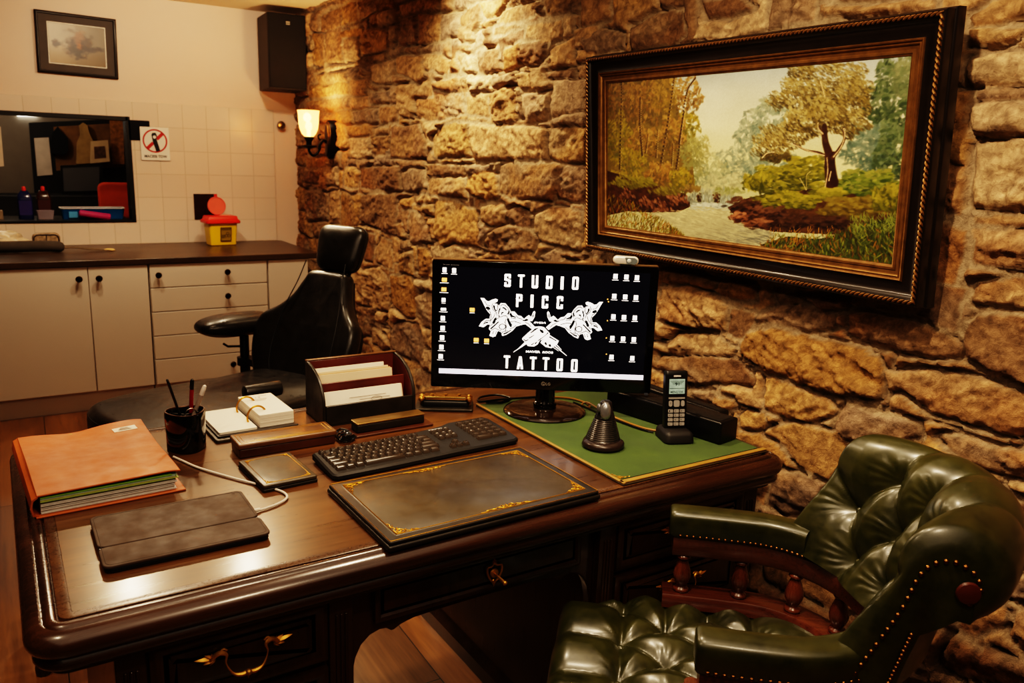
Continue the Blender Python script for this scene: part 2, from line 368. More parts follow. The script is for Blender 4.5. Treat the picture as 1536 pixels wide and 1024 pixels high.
    rust = sstep(.15, .55, fbm(Y * 3.1 + 9, Z * 5.2, 4, 131))[..., None]
    stc = stc * (1 - .5 * rust) + lin(np.array((150, 100, 56)) / 255.) * .5 * rust
    grey = sstep(.2, .6, fbm(Y * 4.3 + 3, Z * 6.2, 4, 137))[..., None]
    stc = stc * (1 - .4 * grey) + lin(np.array((168, 150, 126)) / 255.) * .4 * grey
    stc = stc * (1 + .75 * f2)
    mc = lin(np.array((176, 154, 126)) / 255.) * (.92 + .25 * fbm(Y * 25, Z * 25, 4, 141, .65)[..., None])
    s3 = sstep(.1, .7, s)[..., None]; C = np.clip(mc * (1 - s3) + stc * s3, .01, .9)
    P = np.stack([WX - h, Y, Z], -1)
    me = heightmesh('wall_right', P[:, ::-1], C[:, ::-1])
    n = N('rough fieldstone'); a = n.n('ShaderNodeAttribute', attribute_name='tint')
    v = n.coord(); f = n.noise(v, 60, 8, .7, .5); g = n.noise(v, 320, 4, .6)
    col = n.mix(.55, a.outputs['Color'], n.ramp(f, [(.32, (.28, .25, .23)), (.5, (.85, .84, .82)), (.68, (1.35, 1.32, 1.28))]), 'MULTIPLY')
    n.set(Base_Color=col, Roughness=.86, Specular_IOR_Level=.25)
    b = n.bump(f, .9, .010); n.bump(g, .5, .003, b)
    o = mk('wall_right', me, n.m, smooth=180); o['kind'] = 'structure'; o['label'] = 'rough rubble stone wall of ochre and brown blocks in pale mortar'
build_wall()
# ================================================================== room shell
def m_floor():
    n = N('dark plank floor'); v = n.coord(rot=(0, 0, math.radians(91.5)))
    br = n.n('ShaderNodeTexBrick'); br.offset = .43; br.inputs['Scale'].default_value = 1; br.inputs['Brick Width'].default_value = 1.9; br.inputs['Row Height'].default_value = .235
    br.inputs['Mortar Size'].default_value = .0022; br.inputs['Mortar Smooth'].default_value = .3
    br.inputs['Color1'].default_value = (.25, .25, .25, 1); br.inputs['Color2'].default_value = (.85, .85, .85, 1); br.inputs['Mortar'].default_value = (0, 0, 0, 1)
    n.l(v, br.inputs['Vector'])
    gv = n.coord((1, .07, 1)); f = n.noise(gv, 7, 8, .6, 1.0); g = n.noise(gv, 70, 4, .7)
    c1, c2, c3 = srgb((108, 72, 40)), srgb((148, 102, 58)), srgb((66, 42, 23))
    col = n.ramp(f, [(.3, c3), (.46, c1), (.62, c2), (.8, c1)])
    col = n.mix(.35, col, n.ramp(g, [(.3, tuple(x * .5 for x in c1)), (.7, c2)]))
    tone = n.ramp(br.outputs['Color'], [(0, (.05, .05, .05)), (.2, (.72, .72, .72)), (.9, (1.15, 1.12, 1.08))])
    col = n.mix(1, col, tone, 'MULTIPLY')
    n.set(Base_Color=col, Roughness=n.ramp(g, [(.2, (.27,) * 3), (.8, (.42,) * 3)]), Coat_Weight=.25, Coat_Roughness=.2)
    b = n.bump(br.outputs['Fac'], .5, -.002); n.bump(g, .15, .001, b)
    return n.m
bm = B(); box(bm, (-.55, 2.9, -.05), (5.2, 10.8, .1)); struct('floor', bm, m_floor(), 'dark brown wide plank wooden floor', smooth=0)
m_wall = plain('painted wall', (230, 205, 187), .55, var=.03, vs=2, grain=.08, gs=90, gd=.002)
m_ceil = plain('ceiling paint', (232, 216, 190), .8, var=.02)
bm = B(); box(bm, (-.55, 2.9, 2.45), (5.2, 10.8, .1)); struct('ceiling', bm, m_ceil, 'cream painted ceiling', smooth=0)
HX0, HX1, HZ0, HZ1, YB = -.75, .766, 1.02, 1.662, 5.81
bm = B(); T = .12
def wbox(bm, x0, x1, z0, z1, y0, y1): box(bm, ((x0 + x1) / 2, (y0 + y1) / 2, (z0 + z1) / 2), (x1 - x0, y1 - y0, z1 - z0))
for r in ((-3, HX0, 0, 2.4), (HX1, 1.878, 0, 2.4), (HX0, HX1, 0, HZ0), (HX0, HX1, HZ1, 2.4)): wbox(bm, *r, YB, YB + T)
struct('wall_back', bm, m_wall, 'smooth cream painted wall with a dark hatch', smooth=0)
n = N('square glazed tile'); tc = n.n('ShaderNodeTexCoord'); sx = n.n('ShaderNodeSeparateXYZ'); n.l(tc.outputs['Object'], sx.inputs[0])
ax = n.n('ShaderNodeMath', operation='ADD'); ax.inputs[1].default_value = 8.46 - .0 ; n.l(sx.outputs['X'], ax.inputs[0])
az = n.n('ShaderNodeMath', operation='ADD'); az.inputs[1].default_value = -.873 + .149 * 4; n.l(sx.outputs['Z'], az.inputs[0])
cx_ = n.n('ShaderNodeCombineXYZ'); n.l(ax.outputs[0], cx_.inputs[0]); n.l(az.outputs[0], cx_.inputs[1])
ax.inputs[1].default_value = .149 * 40 - 1.69
br = n.n('ShaderNodeTexBrick'); br.offset = 0; br.squash = 1
for k_, v_ in (('Scale', 1), ('Brick Width', .149), ('Row Height', .149), ('Mortar Size', .0022), ('Mortar Smooth', .6)): br.inputs[k_].default_value = v_
br.inputs['Color1'].default_value = (*srgb((230, 210, 194)), 1); br.inputs['Color2'].default_value = (*srgb((225, 205, 189)), 1); br.inputs['Mortar'].default_value = (*srgb((204, 186, 164)), 1)
n.l(cx_.outputs[0], br.inputs['Vector']); n.set(Base_Color=br.outputs['Color'], Roughness=.22); n.bump(br.outputs['Fac'], .45, -.003)
bm = B()
for r in ((-3, HX0, .873, 1.767), (HX1, 1.69, .873, 1.767), (HX0, HX1, .873, HZ0), (HX0, HX1, HZ1, 1.767)): wbox(bm, *r, YB - .008, YB)
struct('trim_1', bm, n.m, 'glossy square cream wall tiles above the counter', smooth=0)
m_dim = plain('dim wall paint', (120, 96, 72), .8, var=.1)
bm = B(); box(bm, (-3.05, 1.6, 1.2), (.1, 8.6, 2.4)); struct('wall_left', bm, m_dim, 'plain painted side wall', smooth=0)
bm = B(); box(bm, (-.55, -2.45, 1.2), (5.2, .1, 2.4)); struct('wall_front', bm, m_dim, 'plain painted wall behind the viewpoint', smooth=0)
bm = B(); box(bm, (1.93, -1.8, 1.2), (.1, 1.3, 2.4)); struct('wall_right_end', bm, m_dim, 'plain end of the stone side wall', smooth=0)
# back room behind the hatch
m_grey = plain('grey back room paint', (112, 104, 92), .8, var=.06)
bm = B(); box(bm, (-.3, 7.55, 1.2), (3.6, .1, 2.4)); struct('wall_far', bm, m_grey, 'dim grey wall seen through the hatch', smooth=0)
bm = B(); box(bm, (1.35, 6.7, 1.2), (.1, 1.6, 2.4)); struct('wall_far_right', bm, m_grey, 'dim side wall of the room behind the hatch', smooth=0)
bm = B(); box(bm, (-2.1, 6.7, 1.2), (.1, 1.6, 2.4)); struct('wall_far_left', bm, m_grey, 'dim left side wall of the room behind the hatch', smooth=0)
m_blk = plain('satin black', (20, 18, 17), .4, var=.1)
bm = B()
for r in ((HX0, HX1, HZ1 - .012, HZ1 + .012), (HX0, HX1, HZ0 - .008, HZ0 + .006), (HX1 - .012, HX1 + .012, HZ0 - .008, HZ1 + .012)): wbox(bm, *r, YB - .012, YB + .13)
struct('window_1', bm, m_blk, 'black frame of the hatch in the tiled wall', smooth=0)
bm = B(); wbox(bm, HX0, HX1 - .013, HZ0 - .03, HZ0, YB + .125, YB + .5); struct('window_1_sill', bm, m_blk, 'black sill of the hatch', smooth=0)

# ================================================================== fitted cabinets and counter
m_cab = plain('white lacquer', (204, 192, 178), .38, var=.02, vs=3)
m_brz = plain('dark bronze', (52, 38, 26), .3, metal=.9, var=.1)
def knob(par, x, z):
    bm = B(); lathe(bm, [(.0, 0), (.008, 0), (.007, .012), (.015, .018), (.018, .026), (.013, .033), (0, .035)], 16, Matrix.Translation((x, 0, z)) @ Matrix.Rotation(pi / 2, 4, 'X'))
    mk('knob', bm, m_brz, par)
YC = 5.04
def front(name, par, x0, x1, z0, z1, knobs, label=None):
    bm = B(); wbox(bm, x0 + .0025, x1 - .0025, z0 + .0025, z1 - .0025, -.02, 0)
    o = mk(name, bm, m_cab, par, bevel=.002)
    for kx, kz in knobs:
        bm = B(); lathe(bm, [(.0, .018), (.008, .018), (.007, .03), (.015, .036), (.018, .044), (.013, .051), (0, .053)], 16, Matrix.Translation((kx, 0, kz)) @ Matrix.Rotation(pi / 2, 4, 'X'))
        mk('knob', bm, m_brz, o)
def carcass(par, x0, x1):
    bm = B(); wbox(bm, x0, x1, .118, .838, .002, .74); mk('carcass', bm, m_cab, par, bevel=.001)
    bm = B(); wbox(bm, x0, x1, 0, .118, .03, .72); mk('plinth', bm, m_cab, par)
c = thing('base_cabinet', 'white double-door base cabinet under the dark counter, left of the drawers', 'cabinet', (0, YC, 0))
carcass(c, -.25, .716); front('door', c, -.25, .408, .12, .838, [(.361, .772)]); front('door', c, .408, .716, .12, .838, [(.46, .771)])
c = thing('base_cabinet', 'white base cabinet at the far left edge under the counter', 'cabinet', (0, YC, 0))
carcass(c, -1.15, -.255); front('door', c, -1.15, -.7, .12, .838, [(-.75, .77)]); front('door', c, -.7, -.255, .12, .838, [(-.65, .77)])
c = thing('drawer_cabinet', 'white cabinet of five drawers with small dark knobs', 'drawers', (0, YC, 0))
carcass(c, .722, 1.396)
zz = [.12, .272, .413, .556, .698, .838]
for i in range(5):
    front('drawer', c, .722, 1.396, zz[i], zz[i + 1], [[(1.164, .205)], [], [], [(1.15, .632)], [(.768, .775), (1.153, .777)]][i])
c = thing('base_cabinet', 'narrow white end cabinet beside the stone wall, without knobs', 'cabinet', (0, YC, 0))
carcass(c, 1.402, 1.655); front('door', c, 1.402, 1.655, .12, .838, [])
n = N('dark worktop'); v = n.coord(); f = n.noise(v, 90, 4, .7); g = n.noise(n.coord((.3, 1, 1)), 10, 6, .6)
n.set(Base_Color=n.mix(.5, n.ramp(f, [(.35, srgb((36, 26, 18))), (.7, srgb((70, 52, 36)))]), n.ramp(g, [(.3, srgb((34, 24, 17))), (.7, srgb((84, 64, 46)))])), Roughness=.32)
bm = B(); wbox(bm, -1.2, 1.72, .838, .873, YC - .03, YB - .009)
tag(mk('worktop', bm, n.m, bevel=.004), 'long dark brown kitchen-style worktop along the tiled wall', 'counter')

# ---- things on the tiled wall
m_red = plain('red print', (190, 40, 30), .5, var=.05); m_white = plain('white paper', (236, 230, 220), .6, var=.02)
m_ink = plain('black ink', (16, 14, 14), .6, var=0)
def plate(name, label, cat, x0, x1, z0, z1, m):
    bm = B(); wbox(bm, x0, x1, z0, z1, YB - .012, YB - .0085); return tag(mk(name, bm, m, bevel=.001), label, cat)
plate('wall_tile', 'square dark brown tile behind the yellow sharps bin', 'tile', 1.138, 1.287, 1.024, 1.196, plain('dark brown glaze', (44, 24, 18), .25))
plate('wall_tile', 'square black tile beside the hatch, partly under the sign', 'tile', .768, .893, 1.53, 1.655, plain('black glaze', (30, 30, 34), .2))
Ms = Matrix.Translation((.918, YB - .0155, 1.513)) @ Matrix.Rotation(pi / 2, 4, 'X')
bm = B(); prism(bm, rrect(-.086, -.104, .086, .104, .004), 0, .003, Ms)
sg = tag(mk('prohibition_sign', bm, m_white), 'white square prohibition sign with red crossed circle and black figure', 'sign')
bm = B()
rings(bm, [[Ms @ Vector((r * math.cos(a), .018 + r * math.sin(a), h)) for a in [2 * pi * i / 40 for i in range(40)]] for r, h in ((.074, .003), (.074, .0042), (.065, .0042), (.065, .003))], True, False, False)
a = math.radians(45)
for s0, s1 in ((-.068, -.016), (.016, .068)):
    prism(bm, [(s0 * math.cos(a) + .007, .018 + s0 * math.sin(a) - .007), (s1 * math.cos(a) + .007, .018 + s1 * math.sin(a) - .007), (s1 * math.cos(a) - .007, .018 + s1 * math.sin(a) + .007), (s0 * math.cos(a) - .007, .018 + s0 * math.sin(a) + .007)], .003, .0042, Ms)
mk('red_circle', bm, m_red, sg)
bm = B()
fig = [(-.014, .068), (.006, .070), (.014, .052), (.010, .03), (.016, .005), (.028, -.042), (.004, -.052), (-.004, -.02), (-.013, .01), (-.017, .035), (-.02, .055)]
prism(bm, fig, .0043, .005, Ms); bmtext(bm, 'MACESS TOW', 0, -.079, .135, .017, Ms, .0035, .03)
mk('print', bm, m_ink, sg)
bm = B(); bmesh.ops.create_circle(bm, cap_ends=True, segments=20, radius=.010, matrix=Ms @ Matrix.Translation((-.002, .042, .0053)))
mk('white_patch', bm, m_white, sg)
m_chr = plain('polished steel', (150, 140, 128), .18, metal=1, var=0)
bm = B(); Mh = Matrix.Translation((1.735, YB, 1.667)) @ Matrix.Rotation(pi / 2, 4, 'X')
lathe(bm, [(0, 0), (.012, 0), (.012, .02), (.027, .028), (.03, .038), (.022, .05), (0, .054)], 20, Mh)
tag(mk('wall_hook', bm, m_chr), 'round polished metal knob fixed to the cream wall below the speaker', 'hook')
# loudspeaker in the corner
sp = thing('loudspeaker', 'black box loudspeaker mounted high in the corner', 'speaker', (1.703, 5.602, 1.885), math.radians(-4))
m_spk = plain('black speaker grille', (13, 11, 10), .85, var=.1, grain=.5, gs=900); m_spc = plain('black speaker cabinet', (42, 36, 31), .6, var=.1, grain=.3, gs=300)
bm = B(); box(bm, (0, .01, .234), (.245, .30, .468)); mk('cabinet', bm, m_spc, sp, bevel=.006)
bm = B(); box(bm, (.0, -.146, .236), (.236, .014, .452)); mk('grille', bm, m_spk, sp, bevel=.004)
bm = B(); box(bm, (.005, -.155, .415), (.024, .003, .007)); box(bm, (.005, -.155, .403), (.024, .003, .006)); mk('badge', bm, plain('silver badge', (190, 180, 160), .4, metal=.7), sp)
bm = B(); box(bm, (0, .18, .234), (.06, .06, .09)); mk('bracket', bm, m_blk, sp)
for k in (-.02, .025): bm = B(); lathe(bm, [(0, 0), (.009, 0), (.009, -.006), (0, -.006)], 12, Matrix.Translation((k, -.09, 0))); mk('socket', bm, m_chr, sp)
# small framed picture
fp = thing('framed_picture', 'small framed abstract print in a dark frame high on the cream wall', 'picture', (.515, YB, 2.077))
def frame4(bm, w, h, prof, M):
    """mitred frame, prof is a list of (inset from the outer edge, height) around the section"""
    rs = []
    for d, z in prof:
        x, y = w / 2 - d, h / 2 - d; rs.append([M @ Vector(p) for p in ((-x, -y, z), (x, -y, z), (x, y, z), (-x, y, z))])
    vs = [[bm.verts.new(p) for p in r] for r in rs]; n_ = len(vs)
    for i in range(n_):
        a_, b_ = vs[i], vs[(i + 1) % n_]
        for k in range(4): bm.faces.new((a_[k], a_[(k + 1) % 4], b_[(k + 1) % 4], b_[k]))
Mf = Matrix.Rotation(pi / 2, 4, 'X') @ Matrix.Rotation(math.radians(-1.2), 4, 'Z')
bm = B(); frame4(bm, .435, .352, [(0, 0), (0, .022), (.004, .025), (.013, .025), (.016, .02), (.016, 0)], Mf); mk('frame', bm, plain('black walnut frame', (38, 30, 26), .35), fp)
bm = B(); prism(bm, rrect(-.205, -.163, .205, .163, .001, 1), .008, .012, Mf); mk('mat_board', bm, plain('dark taupe mat', (74, 64, 58), .6), fp)
n_, m_ = 120, 88; X, Y = np.meshgrid(np.linspace(-1, 1, n_), np.linspace(-1, 1, m_), indexing='ij')
r = np.hypot(X * 1.1, Y * 1.1); base = np.array((.72, .66, .58)) * (1 - .28 * sstep(-1, 1, X + .3 * fbm(X * 2, Y * 2, 3, 4)))[..., None]
base = base * (1 - sstep(.2, -1, Y)[..., None] * np.array((.12, .2, .32)))
def blot(Cc, cx, cy, rx, ry, col, amt, seed, ns=2.6):
    d = np.hypot((X - cx) / rx, (Y - cy) / ry) + .9 * fbm(X * ns + seed, Y * ns, 4, seed); return Cc + (np.array(col) - Cc) * (sstep(1.05, .25, d) * amt)[..., None]
base = blot(base, .02, .1, .5, .75, (.30, .22, .18), .75, 12); base = blot(base, .1, .45, .25, .4, (.62, .42, .30), .7, 15); base = blot(base, .12, -.05, .22, .25, (.75, .45, .22), .8, 19, 4)
base = blot(base, -.75, -.05, .22, .3, (.22, .17, .15), .8, 23, 4); base = blot(base, .55, -.15, .5, .18, (.26, .22, .22), .75, 29, 4); base = blot(base, 0, -.25, .35, .5, (.16, .13, .12), .7, 37, 5)
P = np.stack([X * .150, Y * .113, np.full_like(X, .0135)], -1).reshape(-1, 3) @ np.array(Mf.to_3x3()).T
o = mk('print', heightmesh('print', P.reshape(n_, m_, 3), lin(base)), vcol('abstract print', .35), fp)
bm = B(); frame4(bm, .312, .238, [(0, .011), (0, .0145), (.005, .0145), (.005, .011)], Mf); mk('mat_edge', bm, m_white, fp)

# ---- sharps bin on the counter
sb = thing('sharps_bin', 'yellow sharps disposal box with red lid standing on the counter', 'sharps box', (1.262, 5.61, .8735), math.radians(6))
m_yel = plain('yellow plastic', (232, 188, 12), .38, var=.04); m_lid = plain('red plastic', (214, 44, 22), .35, var=.05); m_pk = plain('translucent pink red', (232, 110, 92), .3, var=.08)
bm = B(); slab(bm, rrect(-.095, -.062, .095, .062, .02), [(.016, 0), (.012, .004), (0, .15), (.002, .152)]); mk('bin', bm, m_yel, sb)
bm = B(); slab(bm, rrect(-.112, -.078, .112, .078, .02), [(.003, .145), (0, .150), (.002, .163), (.014, .170), (.020, .188), (.024, .192)]); mk('lid', bm, m_lid, sb)
bm = B(); lathe(bm, [(.034, .190), (.036, .194), (.03, .196), (.026, .191)], 24, Matrix.Translation((.02, -.02, 0))); mk('opening_ring', bm, m_pk, sb)
Ml = Matrix.Translation((-.01, .038, .252)) @ Matrix.Rotation(math.radians(80), 4, 'X')
bm = B(); lathe(bm, [(0, 0), (.050, 0), (.058, .004), (.060, .010), (.056, .013), (.052, .008), (0, .006)], 28, Ml); fl = mk('flap', bm, m_pk, sb)
bm = B(); box(bm, (0, .066, .006), (.018, .024, .010), 0, Ml); box(bm, (0, -.066, .004), (.03, .02, .006), 0, Ml); mk('tab', bm, m_lid, fl)
Mq = Matrix.Translation((0, -.0625, .075)) @ Matrix.Rotation(math.radians(97), 4, 'X')
bm = B(); prism(bm, rrect(-.036, -.046, .036, .046, .002, 2), -.004, .002, Matrix.Translation((.012, 0, .0)) @ Mq); lb = mk('warning_label', bm, plain('ochre label', (150, 122, 30), .5), sb)
Mq = Matrix.Translation((.012, 0, .0)) @ Mq; bm = B()
for k in range(3):
    a = pi / 2 + k * 2 * pi / 3; rings(bm, [[Mq @ Vector((.010 + .009 * math.cos(a) + r_ * math.cos(2 * pi * i / 16), -.006 + .009 * math.sin(a) + r_ * math.sin(2 * pi * i / 16), .0025)) for i in range(16)] for r_ in (.010, .0072)], True, False, False)
for k in range(5): box(bm, (-.0 if k < 2 else -.018, .037 - k * .007 if k < 2 else .01 - k * .008, .0025), (.06 if k < 2 else .024, .003, .0006), 0, Mq)
frame4(bm, .07, .09, [(0, .0022), (0, .0028), (.003, .0028), (.003, .0022)], Mq); mk('label_print', bm, m_ink, lb)
# ---- bags and roll at the left of the counter
def crumple(name, label, cat, c, s, seed, m):
    bm = B(); bmesh.ops.create_icosphere(bm, subdivisions=4, radius=1)
    for v in bm.verts:
        p = np.array(v.co); q = fbm(np.array([p[0] * 2.3 + seed]), np.array([p[1] * 2.3 + p[2] * 1.7]), 3, seed)[0]; w = abs(fbm(np.array([p[0] * 5 + p[2] * 3]), np.array([p[1] * 5 + seed]), 3, seed + 4)[0])
        v.co = v.co * (1 + .25 * q - .22 * w); v.co.x *= s[0]; v.co.y *= s[1]; v.co.z = max(v.co.z * s[2], -s[2] * .55) + s[2] * .55
    return tag(mk(name, bm, m, loc=c), label, cat)
m_bag = plain('crumpled pale plastic', (196, 176, 150), .35, var=.25, vs=30); m_pat = plain('patterned wash bag cloth', (150, 126, 98), .5, var=.6, vs=60)
crumple('plastic_bag', 'crumpled pale plastic bag at the left end of the counter', 'bag', (.02, 5.62, .874), (.16, .09, .07), 3, m_bag)
wb = thing('wash_bag', 'small rounded cream and black pouch leaning against the tiles', 'bag', (.253, 5.72, .874))
bm = B(); slab(bm, rrect(-.075, 0, .075, .09, .03), soft(.05, .015), Matrix.Rotation(pi / 2, 4, 'X')); mk('pouch', bm, m_pat, wb)
bm = B(); tube(bm, [(x, -.052, z) for x, z in rrect(-.066, .008, .066, .08, .025)], .003, 6, True); box(bm, (0, -.051, .045), (.004, .003, .07)); mk('piping', bm, m_ink, wb)
rl = thing('tool_roll', 'grey cloth tool roll with cord ties lying on the counter edge', 'tool roll', (.0, 5.45, .874))
bm = B(); tube(bm, cr([(-.9, .02, .036), (-.4, .0, .038), (0, 0, .037), (.26, 0, .034), (.33, .0, .022)], 6), [.03] * 12 + [.032] * 9 + [.03, .026, .02, .014], 14); mk('roll', bm, plain('grey felt', (66, 58, 50), .9, var=.2, grain=.4), rl)
bm = B()
for k in (-.02, .0, .018): tube(bm, cr([(.31, k * .3, .02), (.38, k + .01, .022), (.46, k * 1.6, .012), (.54, k * .6 - .01, .006)], 6), .003, 6)
mk('cord', bm, plain('dark cord', (92, 72, 44), .7), rl)
bm = B()
for k in range(7): tube(bm, [(.54, -.01, .006), (.56 + .01 * (k % 3), -.025 + .008 * k, .008), (.585 + .012 * (k % 2), -.04 + .011 * k, .004)], .0035, 5)
mk('tassel', bm, plain('cream tassel', (204, 166, 108), .8), rl)
# ---- things standing on the hatch sill
m_gl = plain('clear blue bottle', (38, 46, 96), .15, var=.2); m_gd = plain('clear brown bottle', (66, 36, 26), .18, var=.2)
def bottle(label, x, y, m, lbl):
    b = thing('spray_bottle', label, 'bottle', (x, y, HZ0), group='bottles on the hatch sill')
    bm = B(); slab(bm, rrect(-.042, -.03, .042, .03, .02), [(.004, 0), (0, .006), (0, .13), (.006, .155), (.02, .175), (.026, .18)]); o_ = mk('bottle', bm, m, b)
    bm = B(); slab(bm, rrect(-.035, -.032, .035, -.0295, .001, 1), [(0, .03), (0, .12)]); mk('sticker', bm, lbl, o_)
    bm = B(); lathe(bm, [(0, .178), (.011, .178), (.011, .2), (.007, .205), (0, .205)], 14); mk('cap', bm, plain('red cap', (220, 50, 40), .4), b)
bottle('blue bottle with red cap standing on the hatch sill', .168, 5.99, m_gl, plain('violet label', (56, 48, 120), .5))
bottle('brown bottle with red cap standing behind the small cup on the sill', .275, 6.06, m_gd, plain('dark red label', (80, 34, 30), .5))
bm = B(); slab(bm, rrect(-.05, -.035, .05, .035, .012), [(.01, 0), (0, .06), (.003, .06), (.012, .006)]); tag(mk('plastic_cup', bm, plain('grey white tub', (150, 140, 150), .45), loc=(.272, 5.95, HZ0)), 'small pale plastic tub between the bottles and the blue tray', 'tub')
tr = thing('instrument_tray', 'blue shallow plastic tray on the hatch sill', 'tray', (.54, 5.96, HZ0))
bm = B(); slab(bm, rrect(-.185, -.06, .185, .06, .02), [(.012, 0), (0, .07), (-.004, .074), (.004, .074), (.016, .008)]); mk('tray', bm, plain('blue plastic', (16, 90, 150), .3, var=.1), tr)
bm = B(); slab(bm, rrect(-.189, -.064, .189, .064, .022), [(0, .073), (0, .078), (.008, .078), (.008, .073)], cap0=False, cap1=False); mk('rim', bm, m_white, tr)
bm = B(); box(bm, (-.115, -.0595, .036), (.05, .006, .038)); mk('sticker', bm, plain('pale blue sticker', (90, 170, 220), .5), tr)
bm = B(); Mr = Matrix.Translation((.545, 5.882, HZ0 + .033)) @ Matrix.Rotation(math.radians(9), 4, 'Y') @ Matrix.Rotation(pi / 2, 4, 'Y')
lathe(bm, [(0, -.09), (.014, -.09), (.021, -.085), (.022, .085), (.019, .09), (0, .09)], 20, Mr); pr = tag(mk('tape_roll', bm, plain('magenta wrap', (176, 44, 110), .5)), 'magenta wrapped roll leaning against the blue tray', 'roll')
bm = B(); box(bm, (0, 0, .03), (.09, .06, .06)); tag(mk('card_box', bm, plain('beige carton', (150, 132, 110), .7), loc=(.0, 5.97, HZ0), bevel=.003), 'small beige carton at the left end of the sill', 'box')
# ---- dim back room
YF = 7.49
def on_far(u, v, y=YF): return survey_y(u, v, y)
def flat(name, label, cat, pts, m, y=YF, th=.01, par=None):
    bm = B(); q = [on_far(u, v, y) for u, v in pts]; rings(bm, [[Vector((p[0], y + d, p[2])) for p in q] for d in (0, -th)])
    o = mk(name, bm, m, par); return tag(o, label, cat) if label else o
nb = flat('hanging_board', 'large dark framed brown board hanging in the dim back room', 'notice board', [(43, 184), (190, 178), (194, 318), (54, 318)], plain('black board frame', (16, 13, 11), .6), YF + .005, .02)
flat('board_panel', None, None, [(80, 190), (184, 184), (186, 250), (84, 256)], plain('brown cork', (112, 82, 44), .8, var=.35, vs=14), YF - .015, .004, nb)
flat('hanging_sheet', 'tall white printed sheet pinned on the dark board', 'paper', [(51, 207), (73, 206), (79, 262), (56, 264)], plain('dim white sheet', (190, 176, 160), .7, var=.15), YF - .022, .004)
fj = flat('hanging_jacket', 'black jacket hanging on the brown board behind the hatch', 'jacket', [(78, 200), (86, 190), (92, 198), (101, 207), (102, 226), (96, 232), (77, 230), (75, 214)], plain('black cloth', (14, 12, 11), .9), YF - .02, .05)
fj = flat('hooded_top', 'pale hooded top hanging upper right on the brown board', 'hoodie', [(118, 188), (124, 184), (130, 188), (133, 200), (139, 212), (138, 244), (114, 246), (115, 214), (120, 202)], plain('dusty yellow cloth', (150, 124, 78), .9, var=.3), YF - .02, .06)
bg = flat('hanging_bag', 'cream cloth bag with dark print beside the hooded top', 'bag', [(136, 212), (161, 210), (164, 242), (135, 245)], plain('cream canvas', (190, 164, 126), .9), YF - .09, .04)
flat('bag_print', None, None, [(141, 220), (157, 219), (159, 236), (142, 238)], plain('faded dark print', (92, 66, 44), .9, var=.6, vs=40), YF - .131, .002, bg)
flat('hanging_curtain', 'narrow golden brown curtain at the right edge of the hatch view', 'curtain', [(164, 180), (184, 180), (186, 246), (168, 246)], plain('golden curtain', (140, 98, 48), .9, var=.5, vs=40), YF - .03, .03)
mn = flat('flat_screen', 'switched off grey screen standing in the dim back room', 'screen', [(90, 248), (153, 246), (154, 290), (93, 292)], m_blk, 7.3, .03)
flat('panel', None, None, [(94, 252), (149, 250), (149, 286), (96, 287)], plain('grey screen glass', (84, 84, 84), .5, var=.05), 7.266, .003, mn)
bm = B(); p = on_far(122, 291.2, 7.3); box(bm, (p[0], 7.28, p[2] / 2), (1.2, .3, p[2])); tag(mk('back_room_desk', bm, plain('dark desk', (14, 11, 9), .6), bevel=.01), 'black desk under the grey screen behind the hatch', 'desk')
p = on_far(176, 290, 7.05); ch = thing('office_chair', 'orange red chair back seen low in the hatch', 'chair', (p[0], 7.05, 0))
bm = B(); slab(bm, rrect(-.14, p[2] - .19, .16, p[2] + .085, .05), soft(.06, .02), Matrix.Rotation(pi / 2, 4, 'X')); mk('backrest', bm, plain('orange red fabric', (186, 70, 30), .8), ch)
bm = B(); box(bm, (0, -.25, .46), (.4, .4, .07)); mk('seat', bm, plain('orange red fabric', (186, 70, 30), .8), ch, bevel=.02)
for sx_ in (-.17, .17):
    for sy_ in (-.4, -.05): 
        bm = B(); tube(bm, [(sx_, sy_, 0), (sx_, sy_, .44)], .014, 8); mk('leg', bm, m_blk, ch)
bm = B(); box(bm, (0, -.04, .6), (.05, .02, .3)); mk('back_post', bm, m_blk, ch)
flat('wall_lamp', 'bright white strip light at the top of the hatch view', 'light', [(26, 170), (56, 171), (55, 175), (26, 174)], glow('cold lamp', (255, 250, 240), 9), YF + .008, .02)
flat('pinned_paper', 'white paper hanging at the left edge of the hatch', 'paper', [(-14, 188), (1, 190), (6, 249), (-10, 251)], plain('near sheet', (214, 196, 176), .7), 5.92, .002)
# ================================================================== the big executive desk
W_top = wood('dark walnut gloss', (40, 25, 17), (70, 43, 26), .26, .5, 0, 5, .10, cr=.16)
W_inl = wood('walnut veneer', (66, 46, 29), (106, 75, 45), .30, .4, 0, 4.2, .12, c3=(32, 21, 13), cr=.16); W_inl.node_tree.nodes['Principled BSDF'].inputs['Coat Tint'].default_value = (1, .82, .6, 1)
W_band = wood('walnut crossband', (70, 47, 29), (98, 68, 41), .28, .35, 0, 9, 1, c3=(56, 37, 22), cr=.2)
W_car = wood('dark walnut carcass', (40, 24, 16), (64, 40, 24), .3, .35, 2, 5, .12)
M_brass = plain('aged brass', (190, 142, 70), .45, metal=.85, var=.2, vs=60)
M_gold = plain('gold tooling', (200, 146, 52), .38, metal=.85, var=.25, vs=90)
DX0, DX1, DY0, DY1, DZ = -.022, 1.700, 1.283, 2.262, .77
desk = thing('executive_desk', 'large dark walnut pedestal desk with moulded top and brass pulls', 'desk', (0, 0, 0))
bm = B(); out = rrect(DX0, DY0, DX1, DY1, .062, 9)
